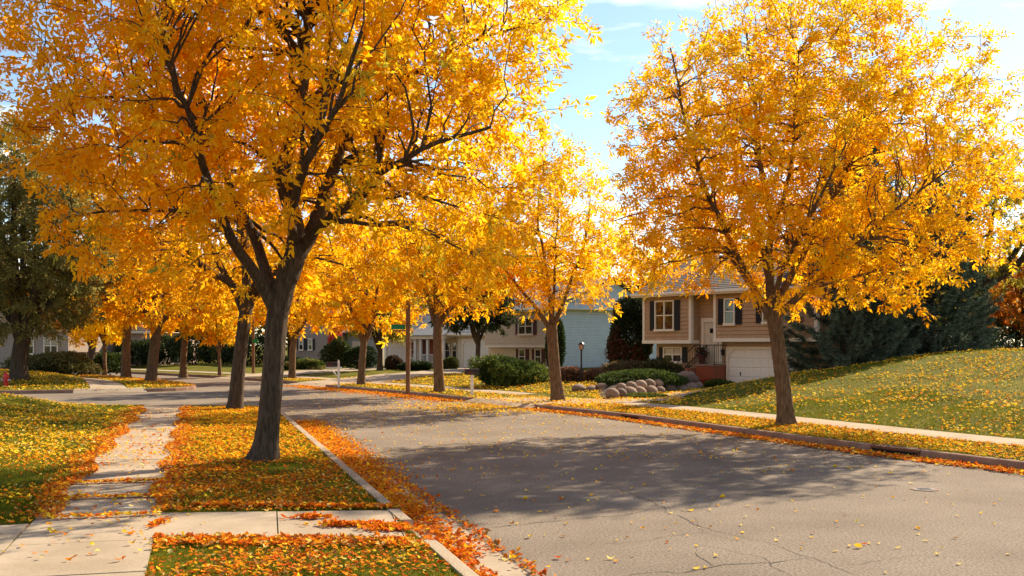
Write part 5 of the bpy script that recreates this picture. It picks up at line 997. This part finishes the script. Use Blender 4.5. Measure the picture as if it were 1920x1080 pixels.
# right side
P = scatter(LAWN_R, 170, (0, 13), (13, 36)); P = P[keep_free(P) & (dline(P, EDGE_R) < 2.4)]; litter(P, .07, {'y': 3, 'a': 4, 'o': 2.5, 'b': 1}, 'golden leaves on the strip below the right lawn', .03, .35, .008)
P = scatter(LAWN_R, 66, (3, 14), (22, 44)); P = P[keep_free(P) & (dline(P, EDGE_R) > 3.4)]; litter(cl(cl(P, .6, .5), .6, 1.7), .09, {'y': 4, 'a': 3, 'o': 1, 'p': .5, 'b': .8}, 'yellow leaves sprinkled over the right lawn', .035, .35, .006)
P = along(EDGE_R, 1, s_of(EDGE_R, (9, 17)), sA0, 9000, -.20, .14); P = P[inpoly(P, ROAD)]; litter(P, .08, ORG, 'orange leaves lining the right kerb', 0, .4, .015, zr)
P = along(EDGE_R, 1, sA1, sC0 + 3, 3600, -.5, .55); P = P[inpoly(P, ROAD)]; litter(P, .09, {'o': 5, 'r': 2, 'a': 3}, 'orange leaves along the far right kerb', 0, .4, .015, zr)
P = scatter(LAWN_R, 40, (-14, 33), (6, 60)); P = P[keep_free(P)]; litter(P, .10, GLD, 'golden leaves on the lawns by the far driveways', .035, .35, .006)
P = scatter(PAVED[5] if len(PAVED) > 5 else PAVED[-3], 60, (-3, 33), (9, 43)); litter(P, .085, GLD, 'yellow leaves scattered over the first driveway', .05, .2, .004)
P = np.column_stack([rng.normal(-.5, 1.8, 3000), rng.normal(35.2, 1.8, 3000)]); P = P[inpoly(P, ROAD)]; litter(P, .085, GLD, 'yellow leaves across the driveway mouth', 0, .25, .004, zr)
P = scatter(LAWN_F, 25, (-32, 44), (-14, 66)); P = P[keep_free(P)]; litter(P, .1, GLD, 'leaves on the lawn across the side street', .035, .35, .006); P = along(EDGE_F, -1, s_of(EDGE_F, (-15.7, 48.8)), s_of(EDGE_F, (-28, 67)), 1800, .9, .8); P = P[~inpoly(P, ROAD)]; litter(P, .1, ORG, 'orange leaves on the far corner strip', .04, .35, .008)
# thin scatter over the asphalt
P = scatter(ROAD, 6.0, (-12, 17), (8, 46)); litter(cl(P, .5), .07, GLD, 'thin scatter of yellow leaves on the far asphalt', 0, .25, .002, zr)
P = scatter(ROAD, 4.5, (-4, 10.5), (7, 19)); litter(cl(P, .35, .6), .05, GLD, 'small yellow leaves sprinkled on the shaded asphalt', 0, .25, .002, zr)
P = scatter(ROAD, 14, (-7, 19), (5, 36)); litter(cl(P, .4, .6), .055, GLD, 'yellow leaf flecks in the sunny middle of the road', 0, .25, .002, zr)
# single leaves that can be told apart on the near asphalt and slabs
ROADLEAF = [(985, 938, 'y'), (1305, 1067, 'y'), (1322, 1066, 'y'), (1002, 940, 'a'), (1063, 983, 'y'), (1295, 958, 'y'), (1300, 978, 'a'), (1222, 937, 'y'), (1145, 1049, 'p'), (1047, 1048, 'r'), (1065, 1052, 'b'), (1250, 1018, 'r'), (1205, 992, 'a'), (1620, 1022, 'r'), (1592, 1025, 'p'), (1630, 1020, 'y'), (1722, 1003, 'p'), (1736, 1015, 'p'), (1790, 1010, 'b'), (1620, 930, 'y'), (1757, 1040, 'p'), (1890, 1040, 'p'), (1660, 1075, 'p'), (970, 983, 'y'), (948, 1052, 'p'), (1012, 960, 'y'), (1085, 955, 'p'), (1145, 957, 'o'), (930, 960, 'o'), (1052, 938, 'r'), (1300, 875, 'y'), (1330, 957, 'p'), (1258, 963, 'p'), (1405, 950, 'p'), (1346, 949, 'a'), (1120, 905, 'a'), (1128, 898, 'o'), (1075, 900, 'y'), (1220, 860, 'a'), (1160, 845, 'y'), (880, 920, 'p'), (905, 930, 'y'), (850, 960, 'y'), (872, 990, 'o')]
q = rng.random((70, 2))*[900, 190] + [900, 870]
ROADLEAF += [(a, b, 'ypapyb'[int(a) % 6]) for a, b in q if inpoly(np.array([G(a, b)[:2]]), ROAD)[0]]
WALKLEAF = [(214, 942, 'y'), (155, 931, 'y'), (245, 952, 'p'), (153, 938, 'o'), (232, 1000, 'y'), (150, 1016, 'p'), (168, 1043, 'o'), (85, 970, 'p'), (245, 1003, 'o'), (355, 965, 'y'), (382, 982, 'p'), (500, 957, 'p'), (420, 1003, 'o'), (548, 1001, 'p'), (530, 973, 'o'), (622, 1000, 'p'), (175, 958, 'o'), (258, 904, 'p'), (207, 908, 'y')]
LN = {'y': 'yellow', 'a': 'amber', 'o': 'orange', 'r': 'red', 'b': 'brown', 'p': 'pale cream'}; protos = {}
for lst, zz, where, gp in ((ROADLEAF, .004, 'asphalt', 'single leaves on the near asphalt'), (WALKLEAF, .20, 'concrete slabs', 'single leaves on the near concrete')):
    for i, (px, py, k) in enumerate(lst):
        b = G(px, py, zz if zz < .1 else .19); zz_ = zz if zz < .1 else h1(b[0], b[1]) + .024; key = (k, i % 4)
        if key not in protos:
            V, T = leaf_geo(np.zeros((1, 2)), np.zeros(1), .068, .16); protos[key] = npmesh('fallen_leaf', V, T, M['litter'], None, col=np.tile(np.array(LC[k])*rng.uniform(.85, 1.1), (7, 1))); o = protos[key]
        else: o = protos[key].copy(); COL.objects.link(o)
        o.location = (b[0], b[1], zz_); o.rotation_euler = (0, 0, rng.uniform(0, 6.28)); s_ = rng.uniform(.75, 1.35); o.scale = (s_, s_, s_)
        tag(o, f'single {LN[k]} leaf lying on the near {where}', 'leaf', gp)
# white survey paint ticks on the sidewalk
for px, py, rz in ((246, 921, .9), (235, 953, .3)):
    b = G(px, py, .2); m = MB().box(-.13, .13, -.012, .012, 0, .003).box(-.02, .06, .02, .04, 0, .003); o = m.build('paint_mark', M['white_paint'], left_walk); o.location = (b[0], b[1], h1(b[0], b[1]) + .031); o.rotation_euler = (0, 0, rz)
